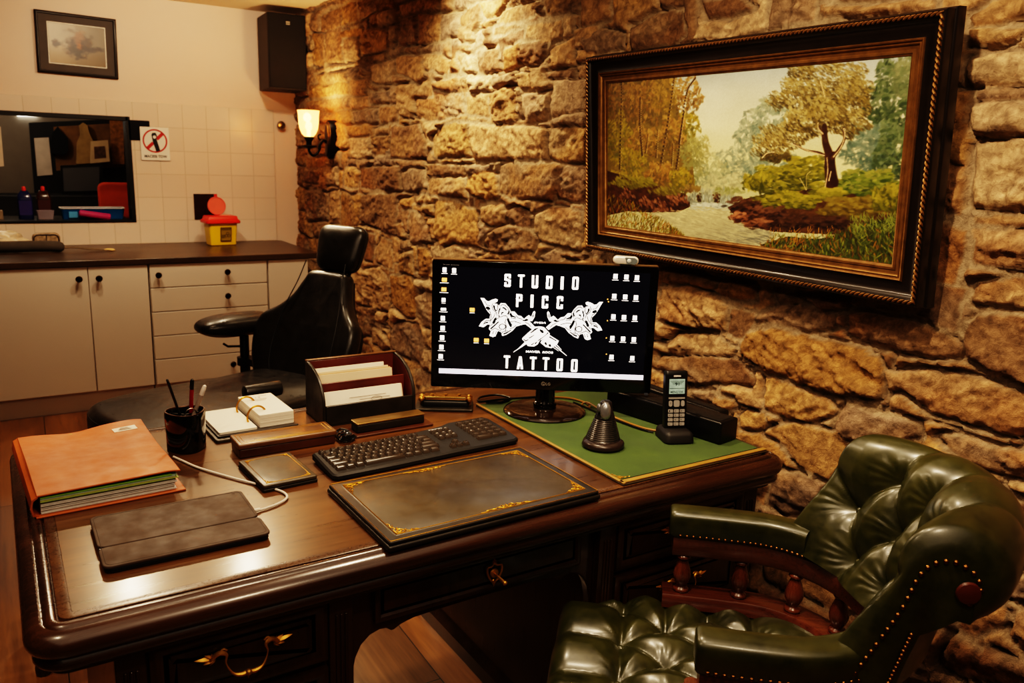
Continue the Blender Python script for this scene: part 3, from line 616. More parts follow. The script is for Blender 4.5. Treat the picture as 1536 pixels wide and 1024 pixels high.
prof = [(.03, .688), (.03, .697), (.024, .700), (.013, .703), (.009, .709), (.010, .716), (.014, .720), (.0155, .7235), (.010, .7255), (.004, .730), (.0, .738), (-.0005, .745), (.002, .753), (.008, .7605), (.016, .7655), (.024, .767), (.0265, .7645), (.0285, .7645), (.031, .768), (.036, .7705), (.043, .7705), (.0465, .769), (.048, .766), (.05, .766)]
slab(bm, out, prof); mk('desktop', bm, W_top, desk, smooth=50)
inl = rrect(DX0 + .0505, DY0 + .0505, DX1 - .0505, DY1 - .0505, .02, 5)
bm = B(); slab(bm, inl, [(0, .764), (0, .7698), (.0004, .77), (.0185, .77), (.0188, .7685)], cap0=False, cap1=False); mk('crossband', bm, W_band, desk)
bm = B(); slab(bm, rrect(DX0 + .0695, DY0 + .0695, DX1 - .0695, DY1 - .0695, .004, 2), [(0, .764), (0, .7697), (.0003, .77)]); mk('writing_surface', bm, W_inl, desk)
# pedestals
def pedestal(x0, x1, pulls):
    p = None; bm = B(); wbox(bm, x0, x1, .06, .69, 1.345, 2.20)
    p = mk('pedestal', bm, W_car, desk, bevel=.003)
    bm = B(); slab(bm, rrect(x0 - .02, 1.322, x1 + .02, 2.222, .01, 3), [(0, 0), (0, .045), (.006, .052), (.010, .06), (.018, .068), (.02, .075)]); mk('plinth', bm, W_car, p)
    for px in (x0 + .024, x1 - .024):
        bm = B(); wbox(bm, px - .024, px + .024, .06, .688, 1.330, 1.346)
        for k in (-.009, 0, .009): tube(bm, [(px + k, 1.329, .12), (px + k, 1.329, .65)], .0035, 6)
        mk('pilaster', bm, W_car, p, bevel=.002)
    for z0, z1 in ((.562, .684), (.40, .546), (.24, .385), (.085, .225)):
        a, b = x0 + .052, x1 - .052; bm = B(); wbox(bm, a, b, z0, z1, 1.331, 1.347)
        Mx = Matrix.Translation(((a + b) / 2, 1.331, (z0 + z1) / 2)) @ Matrix.Rotation(pi / 2, 4, 'X')
        frame4(bm, b - a, z1 - z0, [(0, 0), (0, .004), (.006, .007), (.012, .006), (.018, .0015), (.022, .0), (.03, .0)], Mx)
        dr = mk('drawer', bm, W_car, p)
        bm = B(); slab(bm, rrect(-(b - a) / 2 + .03, -(z1 - z0) / 2 + .026, (b - a) / 2 - .03, (z1 - z0) / 2 - .026, .003, 2), [(0, 0), (0, .002), (.010, .006), (.012, .0065)], Mx); mk('raised_panel', bm, W_car, dr)
        if pulls: pull(dr, (a + b) / 2, 1.322, (z0 + z1) / 2)
def leaf_bm(bm, M, s):
    """rococo leaf cluster, pointing along +x"""
    for ang, L, wd in ((0, 1, .16), (22, .62, .13), (-24, .60, .13), (48, .40, .10), (-50, .38, .10)):
        m2 = M @ Matrix.Rotation(math.radians(ang), 4, 'Z'); st = []
        for t, w, h in ((0, .06, .05), (.3, 1, .10), (.6, .75, .12), (.85, .35, .08), (1, .02, .02)):
            x = t * L * s; ww = w * wd * s; st.append([m2 @ Vector((x, -ww, 0)), m2 @ Vector((x, 0, h * s)), m2 @ Vector((x, ww, 0)), m2 @ Vector((x, 0, -.01 * s))])
        rings(bm, st)
def pull(par, x, y, z, s=1):
    M = Matrix.Translation((x, y, z)) @ Matrix.Rotation(pi / 2, 4, 'X'); bm = B()
    for sg_ in (-1, 1):
        m = M @ Matrix.Diagonal((sg_, 1, 1, 1))
        leaf_bm(bm, m @ Matrix.Translation((.050, .012, .002)) @ Matrix.Rotation(math.radians(12), 4, 'Z'), .036)
        tube(bm, [m @ Vector(p) for p in cr([(.060, .013, .004), (.046, .026, .009), (.034, .022, .013), (.036, .008, .017), (.026, -.012, .021), (.012, -.018, .022), (0, -.016, .022)], 5)], [.003 + .0016 * math.sin(k * .3) for k in range(31)], 8)
        tube(bm, [m @ Vector(p) for p in cr([(.046, .026, .009), (.038, .032, .009), (.032, .028, .01)], 4)], .0022, 6)
    ball(bm, (0, -.017, .023), .0065, 10, 8, M=M); leaf_bm(bm, M @ Matrix.Translation((0, -.02, .02)) @ Matrix.Rotation(-pi / 2, 4, 'Z'), .012)
    mk('handle', bm, M_brass, par)
pedestal(.10, .512, True); pedestal(1.108, 1.63, True)
# kneehole apron, drawer and rear rail
def apron(y0, y1):
    a = []
    L = [(.512, .46), (.518, .50), (.524, .53), (.536, .555), (.555, .571), (.575, .577), (.590, .575), (.600, .567), (.606, .567), (.622, .575), (.65, .581), (.70, .583)]
    half = L + [(.81, .584)]
    a = half + [(1.62 - x, z) for x, z in half[-2::-1]]
    ol = a + [(1.108, .69), (.512, .69)]
    bm = B(); rings(bm, [[Vector((x, y, z)) for x, z in ol] for y in (y0, y1)]); return bm
ap = mk('apron', apron(1.352, 1.376), W_car, desk, bevel=.002); mk('rear_rail', apron(2.17, 2.19), W_car, desk)
bm = B(); wbox(bm, .56, 1.06, .602, .686, 1.341, 1.353)
Mx = Matrix.Translation((.81, 1.341, .644)) @ Matrix.Rotation(pi / 2, 4, 'X'); frame4(bm, .5, .084, [(0, 0), (0, .004), (.005, .006), (.010, .005), (.014, 0), (.02, 0)], Mx)
cdw = mk('drawer', bm, W_car, desk)
bm = B(); wbox(bm, .513, 1.107, .66, .69, 1.38, 2.17); mk('kneehole_top', bm, W_car, desk)
Me = Matrix.Translation((.829, 1.336, .641)) @ Matrix.Rotation(pi / 2, 4, 'X'); bm = B()
for sg_ in (-1, 1):
    m = Me @ Matrix.Diagonal((sg_, 1, 1, 1))
    tube(bm, [m @ Vector(p) for p in cr([(0, .024, 0), (.007, .018, .001), (.017, .016, .001), (.017, .002, .002), (.010, -.012, .002), (.003, -.02, .001), (0, -.026, 0)], 5)], .0025, 6)
leaf_bm(bm, Me @ Matrix.Translation((0, .02, 0)) @ Matrix.Rotation(pi / 2, 4, 'Z'), .02); leaf_bm(bm, Me @ Matrix.Translation((0, -.014, 0)) @ Matrix.Rotation(-pi / 2, 4, 'Z'), .018)
lathe(bm, [(0, 0), (.011, 0), (.009, .003), (0, .004)], 14, Me); es = mk('escutcheon', bm, M_brass, cdw)
bm = B(); tube(bm, [Me @ Vector(p) for p in ((0, 0, 0), (0, 0, .016))], .0025, 8); tube(bm, [Me @ Vector(p) for p in ((0, 0, .014), (.006, -.008, .030))], [.003, .0045], 8); ball(bm, (.007, -.009, .032), .0055, 10, 8, M=Me); mk('key', bm, M_brass, es)
# low stool with a cabriole leg just behind the desk
st = thing('cabriole_stool', 'dark carved stool whose curved leg shows past the left end of the desk', 'stool', (.21, 2.63, 0))
bm = B(); slab(bm, rrect(-.2, -.17, .2, .17, .03), soft(.05, .012, z0=.40)); mk('seat', bm, W_car, st)
for sx_ in (-1, 1):
    for sy_ in (-1, 1):
        bm = B(); q = [(.17, .42, .03), (.195, .36, .032), (.205, .28, .027), (.19, .18, .018), (.18, .09, .015), (.19, .045, .017), (.205, .02, .024), (.207, .0, .02)]
        tube(bm, cr([(sx_ * a, sy_ * a * .82, z) for a, z, r_ in q], 4), [r for r in np.interp(np.linspace(0, 7, 29), range(8), [r_ for a, z, r_ in q])], 10)
        mk('leg', bm, W_car, st)
# ================================================================== things on the desk
ZT = .7705
L_or = leather('tan orange leather', (160, 82, 32), (176, 95, 40), .5, .04, .18, 500)
L_br = leather('dark olive brown leather', (58, 48, 32), (84, 70, 46), .42, .2, .3, 600)
L_ol = leather('worn olive leather', (48, 41, 29), (76, 65, 45), .4, .2, .25, 500, 7)
L_dk = leather('near black leather', (28, 24, 19), (40, 34, 26), .42, .2, .25, 500)
L_red = leather('oxblood leather', (74, 32, 24), (96, 44, 32), .42, .15, .2, 500)
m_pap = plain('cream paper', (226, 216, 202), .65, var=.03); m_papd = plain('tinted paper', (206, 186, 160), .65, var=.06)
m_black = plain('black plastic', (17, 16, 16), .35, var=.05); m_gloss = plain('piano black', (8, 8, 9), .08, coat=.6, var=0); m_matte = plain('matt black plastic', (26, 24, 23), .55, var=.05)
m_steel = plain('brushed steel', (168, 160, 150), .28, metal=1, var=.08)
# ---- orange document case
bd = thing('document_case', 'thick tan orange leather document case full of papers at the left of the desk', 'folder', (.020, 1.757, ZT), math.radians(3.2))
def case_sheet(z_of, x0, x1, y0, y1, th):
    bm = B(); nx, ny = 22, 22; g = []
    for k in (0, 1):
        g.append([[bm.verts.new((x0 + (x1 - x0) * i / nx, y0 + (y1 - y0) * j / ny, z_of(i / nx, j / ny) + k * th)) for j in range(ny + 1)] for i in range(nx + 1)])
    for k in (0, 1):
        for i in range(nx):
            for j in range(ny): bm.faces.new((g[k][i][j], g[k][i + 1][j], g[k][i + 1][j + 1], g[k][i][j + 1]))
    for i in range(nx):
        for j in (0, ny): bm.faces.new((g[0][i][j], g[0][i + 1][j], g[1][i + 1][j], g[1][i][j]))
    for j in range(ny):
        for i in (0, nx): bm.faces.new((g[0][i][j], g[0][i][j + 1], g[1][i][j + 1], g[1][i][j]))
    return bm
ztop = lambda u, v: .043 + .006 * math.sin(pi * v) * (1 - u) - .010 * math.exp(-((u - .42) / .22) ** 2) * v ** 2 + .005 * u * v + .004 * math.cos(v * 5) * u - .006 * max(0, u - .93) * 8
mk('cover', case_sheet(ztop, 0, .272, 0, .395, .004), L_or, bd, bevel=.0012)
mk('cover', case_sheet(lambda u, v: .0, -.004, .280, -.006, .40, .004), L_or, bd, bevel=.0012)
bm = B()
rings(bm, [[Vector((x, y, z)) for x, z in ((.002, .001), (-.009, .006), (-.013, .022), (-.009, .040), (.002, .046), (.002, .042), (-.006, .037), (-.009, .022), (-.006, .009), (.002, .005))] for y in (-.003, .1, .2, .3, .396)]); mk('spine', bm, L_or, bd)
for k, (c_, z0, z1, x1, y0) in enumerate((((204, 200, 196), .005, .026, .262, .004), ((222, 216, 204), .0262, .030, .258, .007), ((150, 170, 90), .0302, .032, .267, .001), ((200, 186, 112), .0322, .0345, .262, .005), ((160, 186, 170), .0347, .0385, .264, .003), ((130, 180, 64), .0386, .0405, .255, .0))):
    bm = B(); n_ = max(1, int((z1 - z0) / .0016))
    for i in range(n_):
        za = z0 + (z1 - z0) * i / n_; d = random.uniform(-.003, .003); wbox(bm, .006, x1 + d, za, za + (z1 - z0) / n_ - .0003, y0 + random.uniform(-.002, .004), .385)
    mk('paper_stack', bm, plain('sheets %d' % k, c_, .6, var=.08, vs=60), bd, smooth=0)
bm = B(); g_ = []
for x, y in ((.197, .318), (.250, .322), (.248, .350), (.195, .345)): g_.append(Vector((x, y, ztop(x / .272, y / .395) + .0046)))
rings(bm, [g_, [p + Vector((0, 0, .0006)) for p in g_]]); stk = mk('sticker', bm, m_pap, bd)
bm = B()
for k in range(3): box(bm, (.222, .327 + k * .0065, ztop(.82, .85) + .0056), (.03 - .006 * k, .002, .0003), .06)
mk('print', bm, plain('faded brown print', (120, 84, 56), .6), stk)
# ---- tablet in folio
tb = thing('tablet_case', 'closed brown tablet folio lying near the front left of the desk', 'tablet', (.106, 1.452, ZT))
bm = B(); slab(bm, rrect(0, 0, .287, .226, .014, 6), soft(.009, .003)); mk('tablet', bm, m_black, tb)
L_tb = leather('taupe folio leather', (64, 49, 37), (74, 57, 43), .62, 0, .3, 700)
bm = B(); slab(bm, rrect(-.002, .0825, .289, .228, .014, 6), soft(.006, .002, z0=.0092)); mk('cover', bm, L_tb, tb)
bm = B(); slab(bm, rrect(-.002, -.002, .289, .0795, .014, 6), soft(.006, .002, z0=.0092)); mk('cover', bm, L_tb, tb)
bm = B(); wbox(bm, 0, .287, .0092, .0125, .079, .083); mk('fold', bm, m_black, tb)
bm = B(); tube(bm, [(x, y, .0152) for x, y in rrect(.004, .004, .283, .222, .011, 6)], .0005, 5, True); box(bm, (.27, .215, .0153), (.006, .0014, .0008), -.6); mk('stitching', bm, plain('stitch thread', (52, 40, 30), .7), tb)
cbp = [(.389, 1.585), (.41, 1.586), (.452, 1.600), (.477, 1.622), (.478, 1.655), (.455, 1.700), (.40, 1.79), (.35, 1.88), (.325, 1.945), (.312, 1.98)]
bm = B(); tube(bm, cr([(x, y, ZT + .0032) for x, y in cbp], 8), .0026, 8); cb = tag(mk('charging_cable', bm, plain('white cable', (216, 206, 196), .45)), 'thin white cable looping from the tablet past the pen cup', 'cable')
bm = B(); tube(bm, [(.392, 1.585, ZT + .0045), (.41, 1.586, ZT + .0045)], [.0042, .0036], 8); mk('plug', bm, plain('white cable', (216, 206, 196), .45), cb)
# ---- pen cup
cup = thing('pen_cup', 'glossy black pen cup with rounded three-sided body', 'pen cup', (.354, 2.035, ZT))
ol = [(.046 * (1 + .07 * math.cos(3 * (t - .5))) * math.cos(t), .046 * (1 + .07 * math.cos(3 * (t - .5))) * math.sin(t)) for t in [2 * pi * i / 36 for i in range(36)]]
bm = B(); slab(bm, ol, [(.004, 0), (.001, .003), (.001, .02), (-.001, .093), (.0005, .0965), (.003, .0965), (.0045, .093), (.006, .006)]); mk('cup', bm, m_gloss, cup)
bm = B(); slab(bm, ol, [(.0002, .0955), (.0005, .098), (.003, .098), (.0042, .0955)], cap0=False, cap1=False); mk('rim', bm, plain('dark bronze rim', (70, 46, 32), .3, metal=.6), cup)
bm = B()
for a in (.3, 2.4, 4.5): rings(bm, [[Vector((math.cos(a) * r + o_ * math.sin(a), math.sin(a) * r - o_ * math.cos(a), z)) for r, o_ in ((.0, -.001), (.042, -.001), (.042, .001), (.0, .001))] for z in (.006, .088)])
mk('divider', bm, m_black, cup)
def pen(name, label, p0, p1, r, m, m2, tail=True):
    p0, p1 = Vector(p0), Vector(p1); L = (p1 - p0).length; q = (p1 - p0).to_track_quat('Z', 'Y').to_matrix().to_4x4(); Mp = Matrix.Translation(p0) @ q
    o = thing(name, label, 'pen'); bm = B(); lathe(bm, [(0, 0), (r * .3, .004), (r * .8, .014), (r, .02), (r, L - .03), (r * .96, L - .028)], 12, Mp); mk('barrel', bm, m, o)
    bm = B(); lathe(bm, [(r * .9, L - .028), (r * 1.06, L - .026), (r * 1.0, L - .01), (r * .8, L - .003), (0, L)], 12, Mp)
    if tail: tube(bm, [Mp @ Vector(v) for v in ((r, 0, L - .012), (r * 1.7, 0, L - .014), (r * 1.7, 0, L - .045), (r * 1.2, 0, L - .05))], .0012, 6)
    mk('cap', bm, m2, o)
cx0, cy0 = .354, 2.035
pen('ballpoint_pen', 'slim black pen leaning left in the pen cup', (cx0 + .004, cy0 - .012, ZT + .02), (.3155, 2.03, .955), .0032, m_black, m_black, False)
pen('marker_pen', 'dark red pen with black cap in the pen cup', (cx0 + .012, cy0 + .024, ZT + .02), (.377, 2.05, .943), .0050, plain('dark red barrel', (130, 22, 26), .25), m_black)
pen('fountain_pen', 'silver pen with clip leaning right in the pen cup', (cx0 - .006, cy0 + .003, ZT + .02), (.404, 2.035, .928), .0055, plain('pearl barrel', (178, 164, 154), .25, metal=.5), plain('white cap', (214, 206, 200), .3))
bm = B(); tube(bm, [(cx0 + .012 + .013 * math.cos(t), cy0 - .006, ZT + .089 + .014 * math.sin(t)) for t in [2 * pi * i / 20 for i in range(20)]], .0012, 6, True); tag(mk('key_ring', bm, m_steel), 'thin metal ring hooked in the pen cup', 'ring')
# ---- flip calendar
cl = thing('desk_calendar', 'loose-leaf desk calendar open on an olive leather base with gold rings', 'calendar', (.4235, 2.035, ZT), math.radians(2.5))
bm = B(); slab(bm, rrect(0, 0, .226, .245, .006), soft(.008, .0025)); mk('base', bm, L_ol, cl)
bm = B(); slab(bm, rrect(.008, .012, .22, .235, .005), soft(.005, .0015, z0=.0082)); mk('cover', bm, L_dk, cl)
bm = B()
for i in range(3): slab(bm, rrect(.014, .022, .112, .218, .004, 3), [(0, .0135 + i * .002), (0, .0152 + i * .002)])
mk('page_stack', bm, m_pap, cl)
bm = B()
for i in range(14): slab(bm, rrect(.120 + random.uniform(0, .001), .030 + random.uniform(0, .001), .214, .222, .003, 2), [(0, .0135 + i * .0024), (0, .0135 + i * .0024 + .0022)])
pg = mk('page_stack', bm, m_pap, cl)
bm = B(); bmtext(bm, 'MO', .185, .205, .02, .007, ext=.0473); bmtext(bm, '12', .168, .192, .014, .009, ext=.0473)
for k in range(4): box(bm, (.165, .178 - k * .006, .0473), (.05 - k * .007, .0008, .0002))
mk('print', bm, plain('grey print', (140, 130, 122), .6), pg)
for ry in (.075, .170):
    bm = B(); tube(bm, [(.116 + .026 * math.cos(t) + .012, ry, .03 + .030 * math.sin(t)) for t in [pi * i / 16 * 1.15 - .1 for i in range(17)]], .0026, 8)
    ball(bm, (.105, ry, .016), .004); mk('ring', bm, M_gold, cl)
# ---- leather pen case
pc = thing('pen_case', 'long brown leather pen box with gilt line beside the calendar', 'box', (.448, 1.902, ZT), math.radians(.5))
L_pc = leather('chestnut leather', (82, 54, 30), (110, 76, 44), .34, .3, .2, 500)
L_pb = leather('deep brown leather', (60, 32, 18), (82, 46, 26), .36, .3, .2, 500)
bm = B(); slab(bm, rrect(0, 0, .242, .078, .004), soft(.022, .003)); mk('base', bm, L_pb, pc)
bm = B(); slab(bm, rrect(-.003, -.003, .245, .081, .005), soft(.014, .004, z0=.0222)); lid = mk('lid', bm, L_pc, pc)
bm = B()
for ins, r_ in ((.007, .0006), (.016, .0005)): tube(bm, [(x, y, .0364) for x, y in rrect(ins, ins, .242 - ins, .078 - ins, .002, 2)], r_, 5, True)
mk('gilt_line', bm, M_gold, lid)
def scroll(bm, M, s, r=.0007):
    """small gilt corner scroll filling a corner of side s, corner at the origin"""
    pts = []
    for k in range(22): t = k / 21 * 2.2 * pi; rr = .30 * (1 - k / 26); pts.append((.36 + rr * math.cos(t), .30 + rr * math.sin(t), 0))
    for mir in (0, 1):
        f = (lambda p: M @ Vector((p[1] * s, p[0] * s, 0))) if mir else (lambda p: M @ Vector((p[0] * s, p[1] * s, 0)))
        tube(bm, [f(p) for p in pts], r, 5)
        tube(bm, [f(p) for p in cr([(.05, .06, 0), (.5, .05, 0), (.8, .22, 0), (1.05, .06, 0), (1.4, .14, 0), (1.6, .03, 0)], 4)], r, 5)
        for c_, a_ in (((.75, .34), .6), ((1.1, .2), .3), ((.3, .62), 1.2)):
            m2 = M @ Matrix.Translation((c_[0] * s if not mir else c_[1] * s, c_[1] * s if not mir else c_[0] * s, 0)) @ Matrix.Rotation(a_ if not mir else pi / 2 - a_, 4, 'Z'); leaf_bm(bm, m2, s * .22)
def midscroll(bm, M, s, r=.0007):
    for mir in (-1, 1):
        f = lambda p: M @ Vector((mir * p[0] * s, p[1] * s, 0))
        tube(bm, [f((.3 + .22 * (1 - k / 24) * math.cos(k * .33), .24 + .22 * (1 - k / 24) * math.sin(k * .33), 0)) for k in range(20)], r, 5)
        tube(bm, [f(p) for p in cr([(0, .1, 0), (.35, .03, 0), (.7, .28, 0), (1.0, .1, 0), (1.3, .2, 0), (1.7, .03, 0), (2.1, .05, 0)], 4)], r, 5)
        for px, an in ((.9, .3), (1.4, .2)): leaf_bm(bm, M @ Matrix.Diagonal((mir, 1, 1, 1)) @ Matrix.Translation((px * s, .15 * s, 0)) @ Matrix.Rotation(an, 4, 'Z'), s * .26)
    leaf_bm(bm, M @ Matrix.Translation((0, .2 * s, 0)) @ Matrix.Rotation(pi / 2, 4, 'Z'), s * .34)
# ---- leather memo pad
mp = thing('memo_pad', 'small square olive leather memo case with gilt corners in front of the pen box', 'notepad', (.441, 1.674, ZT), math.radians(3.2))
bm = B(); slab(bm, rrect(0, 0, .126, .178, .005), soft(.007, .002)); mk('base', bm, L_dk, mp)
bm = B(); slab(bm, rrect(.001, .001, .125, .177, .005), soft(.009, .003, z0=.0072)); cv = mk('cover', bm, L_ol, mp)
bm = B(); zt = .0165
for c_, a_ in (((.012, .012), 0), ((.114, .012), 90), ((.114, .166), 180), ((.012, .166), 270)): scroll(bm, Matrix.Translation((*c_, zt)) @ Matrix.Rotation(math.radians(a_), 4, 'Z'), .015, .0006)
tube(bm, [(x, y, zt) for x, y in rrect(.013, .013, .113, .165, .001, 1)], .0006, 5, True); mk('gilt_tooling', bm, M_gold, cv)
# ---- letter rack
lr = thing('letter_rack', 'dark leather letter rack with oxblood lining and curved sides', 'letter rack', (.703, 2.035, ZT))
Wd, Dp, Ht = .276, .145, .155
side = [(0, 0), (0, .055)] + [(Dp * (1 - math.cos(t)) * 1.0, .055 + (Ht - .055) * math.sin(t)) for t in [pi / 2 * i / 12 for i in range(1, 13)]] + [(Dp, 0)]
for x0 in (0, Wd - .009):
    bm = B(); rings(bm, [[Vector((x0 + dx, y, z)) for y, z in side] for dx in (0, .009)]); mk('side_panel', bm, L_dk, lr, bevel=.0025)
    bm = B(); rings(bm, [[Vector((x0 + dx, y, z)) for y, z in inset(side, -.006)] for dx in ((.0091, .0096) if x0 == 0 else (-.0006, -.0001))]); mk('lining', bm, L_red, lr)
bm = B(); wbox(bm, .0095, Wd - .0095, .004, Ht - .002, Dp - .008, Dp); mk('back_panel', bm, L_red, lr, bevel=.002)
bm = B(); wbox(bm, 0, Wd, Ht - .002, Ht + .003, Dp - .009, Dp + .001); mk('top_edge', bm, L_pc, lr, bevel=.002)
bm = B(); wbox(bm, .0095, Wd - .0095, .004, .058, .0, .007); mk('front_panel', bm, L_dk, lr, bevel=.002)
bm = B(); wbox(bm, .0095, Wd - .0095, .004, .105, .06, .065); mk('divider', bm, L_red, lr, bevel=.0015)
bm = B(); wbox(bm, 0, Wd, 0, .004, 0, Dp); mk('base', bm, L_dk, lr)
def letter(label, x0, x1, y, z1, lean, m, grp):
    x0 = max(x0, .0125)
    o = thing('envelope', label, 'letter', (lr.location.x, 2.035 + y, ZT + .0045)); o['group'] = grp
    bm = B(); rings(bm, [[Vector((x, dy, 0)) for x, dy in ((x0, 0), (x1, 0), (x1, .0022), (x0, .0022))], [Vector((x, dy + lean, z1)) for x, dy in ((x0, 0), (x1, 0), (x1, .0022), (x0, .0022))]]); s_ = mk('sheet', bm, m, o, smooth=0)
    return o
letter('printed white letter in the front slot of the letter rack', .014, .243, .012, .083, .022, m_pap, 'letters in the letter rack')
lt = bpy.data.objects['envelope']
bm = B(); Mt = Matrix.Translation((0, .0095, .040)) @ Matrix.Rotation(math.radians(75), 4, 'X')
box(bm, (.045, -.0, .0012), (.011, .013, .0006), 0, Mt)
for k in range(5): box(bm, (.14 + .02 * (k % 2), .022 - k * .008, .0012), (.11 - .018 * k, .0012, .0004), 0, Mt)
tube(bm, [Mt @ Vector((.165 + .016 * math.cos(t), .012 + .006 * math.sin(t), .0012)) for t in [2 * pi * i / 16 for i in range(16)]], .0006, 4, True)
mk('print', bm, plain('grey print', (140, 130, 122), .6), lt)
letter('thin white sheet behind the printed letter in the front slot', .02, .252, .022, .078, .024, m_papd, 'letters in the letter rack')
letter('front tan sheet of the bundle in the rear slot of the rack', .012, .240, .068, .117, .02, m_papd, 'letters in the letter rack')
letter('second tan sheet of the bundle in the rear slot of the rack', .014, .238, .075, .119, .02, plain('manila', (198, 166, 128), .6), 'letters in the letter rack')
letter('third pale sheet of the bundle in the rear slot of the rack', .012, .234, .082, .122, .02, m_papd, 'letters in the letter rack')
letter('tallest white sheet at the back of the rear slot of the rack', .009, .226, .096, .130, .02, m_pap, 'letters in the letter rack')
# ---- slim box on leather base
sb2 = thing('slim_box', 'slim dark box with brass edged top on a flat leather base before the letter rack', 'desk accessory', (.755, 1.925, ZT), math.radians(1))
bm = B(); slab(bm, rrect(-.03, -.012, .222, .062, .004), soft(.006, .002)); mk('base', bm, L_pb, sb2)
bm = B(); slab(bm, rrect(.004, .006, .204, .050, .006), soft(.022, .004, z0=.0062)); mk('body', bm, L_dk, sb2)
bm = B(); slab(bm, rrect(.003, .005, .205, .051, .005), soft(.005, .002, z0=.0284)); mk('brass_top', bm, plain('worn brass', (150, 120, 74), .3, metal=.8, var=.2, vs=30), sb2)
bm = B()
for k in range(4): tube(bm, cr([(.0 + .74, 1.945 - .008 * k, ZT + .014), (.722, 1.955 - .012 * k, ZT + .018 - .003 * k), (.705, 1.945 - .014 * k, ZT + .012), (.70, 1.93 - .012 * k, ZT + .008), (.715, 1.915 - .01 * k, ZT + .006), (.745, 1.915 - .004 * k, ZT + .010)], 6), .0028, 6)
tag(mk('black_cable', bm, m_gloss), 'coiled black cable ends between the pen box and slim box', 'cable')
# ---- brass hole punch style stand
hp = thing('brass_punch', 'brass bar with ball ends on a dark leather base beside the letter rack', 'desk accessory', (1.086, 2.055, ZT), math.radians(-30))
bm = B(); slab(bm, rrect(-.088, -.045, .082, .05, .004), soft(.007, .002)); mk('base', bm, L_dk, hp)
bm = B(); slab(bm, rrect(-.068, -.022, .068, .022, .006), [(0, .0072), (0, .02), (.003, .024)]); mk('block', bm, m_black, hp)
bm = B(); slab(bm, rrect(-.064, -.02, .064, .02, .006), soft(.012, .004, z0=.026)); mk('brass_bar', bm, plain('bright brass', (220, 186, 120), .2, metal=1, var=.1), hp)
bm = B()
for sx_ in (-1, 1):
    for sy_ in (-.012, .012): ball(bm, (sx_ * .071, sy_, .028), .009, 12, 8)
    tube(bm, [(sx_ * .071, -.012, .028), (sx_ * .071, .012, .028)], .004, 8); tube(bm, [(sx_ * .071, 0, .006), (sx_ * .071, 0, .026)], .005, 8)
mk('ball_end', bm, M_brass, hp)
bm = B()
for x in (-.04, 0, .04): lathe(bm, [(0, .0385), (.006, .0385), (.005, .041), (0, .0415)], 12, Matrix.Translation((x, 0, 0)))
mk('stud', bm, M_brass, hp)
# ---- keyboard
kb = thing('keyboard', 'black full-size computer keyboard between the letter rack and blotter', 'keyboard', (.597, 1.668, ZT), math.radians(2.6))
kz = lambda y: .016 + .055 * y
bm = B(); ol = [(0, .004), (.01, -.006), (.16, -.008), (.33, -.004), (.50, -.006), (.516, .004), (.522, .08), (.520, .150), (.51, .170), (.40, .172), (.37, .160), (.30, .150), (.05, .142), (.004, .136)]
rings(bm, [[Vector((x, y, z(y))) for x, y in inset(ol, d)] for d, z in ((.006, lambda y: 0.), (.0, lambda y: .004 + .02 * y), (0, lambda y: kz(y) - .004), (.004, kz))]); mk('body', bm, m_matte, kb)
def cap_mesh(w):
    bm = B(); slab(bm, rrect(-w / 2, -.0082, w / 2, .0082, .002, 2), [(0, 0), (.001, .004), (.0030, .0082), (.0036, .0086)])
    me = bpy.data.meshes.new('key'); bmesh.ops.recalc_face_normals(bm, faces=bm.faces); bm.to_mesh(me); bm.free(); me.materials.append(m_keys); me.shade_smooth(); me.set_sharp_from_angle(angle=.7); return me
m_keys = plain('key plastic', (64, 56, 49), .27, var=.1, coat=.3); m_keys.node_tree.nodes['Principled BSDF'].inputs['Specular IOR Level'].default_value = .8; CM = {}
def key(x, y, w=1.0):
    k_ = round(w, 2)
    if k_ not in CM: CM[k_] = cap_mesh(.019 * w - .0022)
    o = bpy.data.objects.new('key', CM[k_]); COL.objects.link(o); o.parent = kb; o.location = (x + .019 * w / 2, y, kz(y) - .0005); o.rotation_euler.x = .055
KX = .014; nk = 0
rows = [(.122, [1, -.5, 1, 1, 1, 1, -.3, 1, 1, 1, 1, -.3, 1, 1, 1, 1]), (.099, [1] * 13 + [2]), (.080, [1.5] + [1] * 12 + [1.5]), (.061, [1.75] + [1] * 11 + [2.25]), (.042, [2.25] + [1] * 10 + [2.75]), (.021, [1.4, 1.2, 1.2, 5.6, 1.2, 1.2, 1.2, 1.4])]
for y, ws in rows:
    x = KX
    for w in ws:
        if w > 0: key(x, y, w)
        x += .019 * abs(w)
for y in (.122, .099, .080):
    for i in range(3): key(.318 + .019 * i, y)
key(.337, .042); [key(.318 + .019 * i, .021) for i in range(3)]
for y, ws in ((.132, [1, 1, 1, 1]), (.111, [1, 1, 1, 1]), (.090, [1, 1, 1, 1]), (.069, [1, 1, 1, 1]), (.048, [1, 1, 1, 1]), (.027, [2, 1, 1])):
    x = .408
    for w in ws: key(x, y + .01, w * 1.2); x += .019 * w * 1.2
bm = B(); lg_ = []
for y, row in ((.122, None), (.099, '1234567890-='), (.080, 'QWERTYUIOP[]'), (.061, 'ASDFGHJKL;#'), (.042, 'ZXCVBNM,./')):
    x = KX + {.099: .019, .080: .0285, .061: .03325, .042: .04275}.get(y, 0)
    for ch_ in row or '': lg_.append((ch_, x + .0065, y + .002)); x += .019
for i_, row in enumerate(('', '789', '456', '123')):
    for j_, ch_ in enumerate(row): lg_.append((ch_, .408 + .0228 * j_ + .009, .142 - .021 * i_ - .0005))
for ch_, x, y in lg_: bmtext(bm, ch_, x, y, .0032, .0042, Matrix.Translation((0, 0, kz(y) + .0084)), 0)
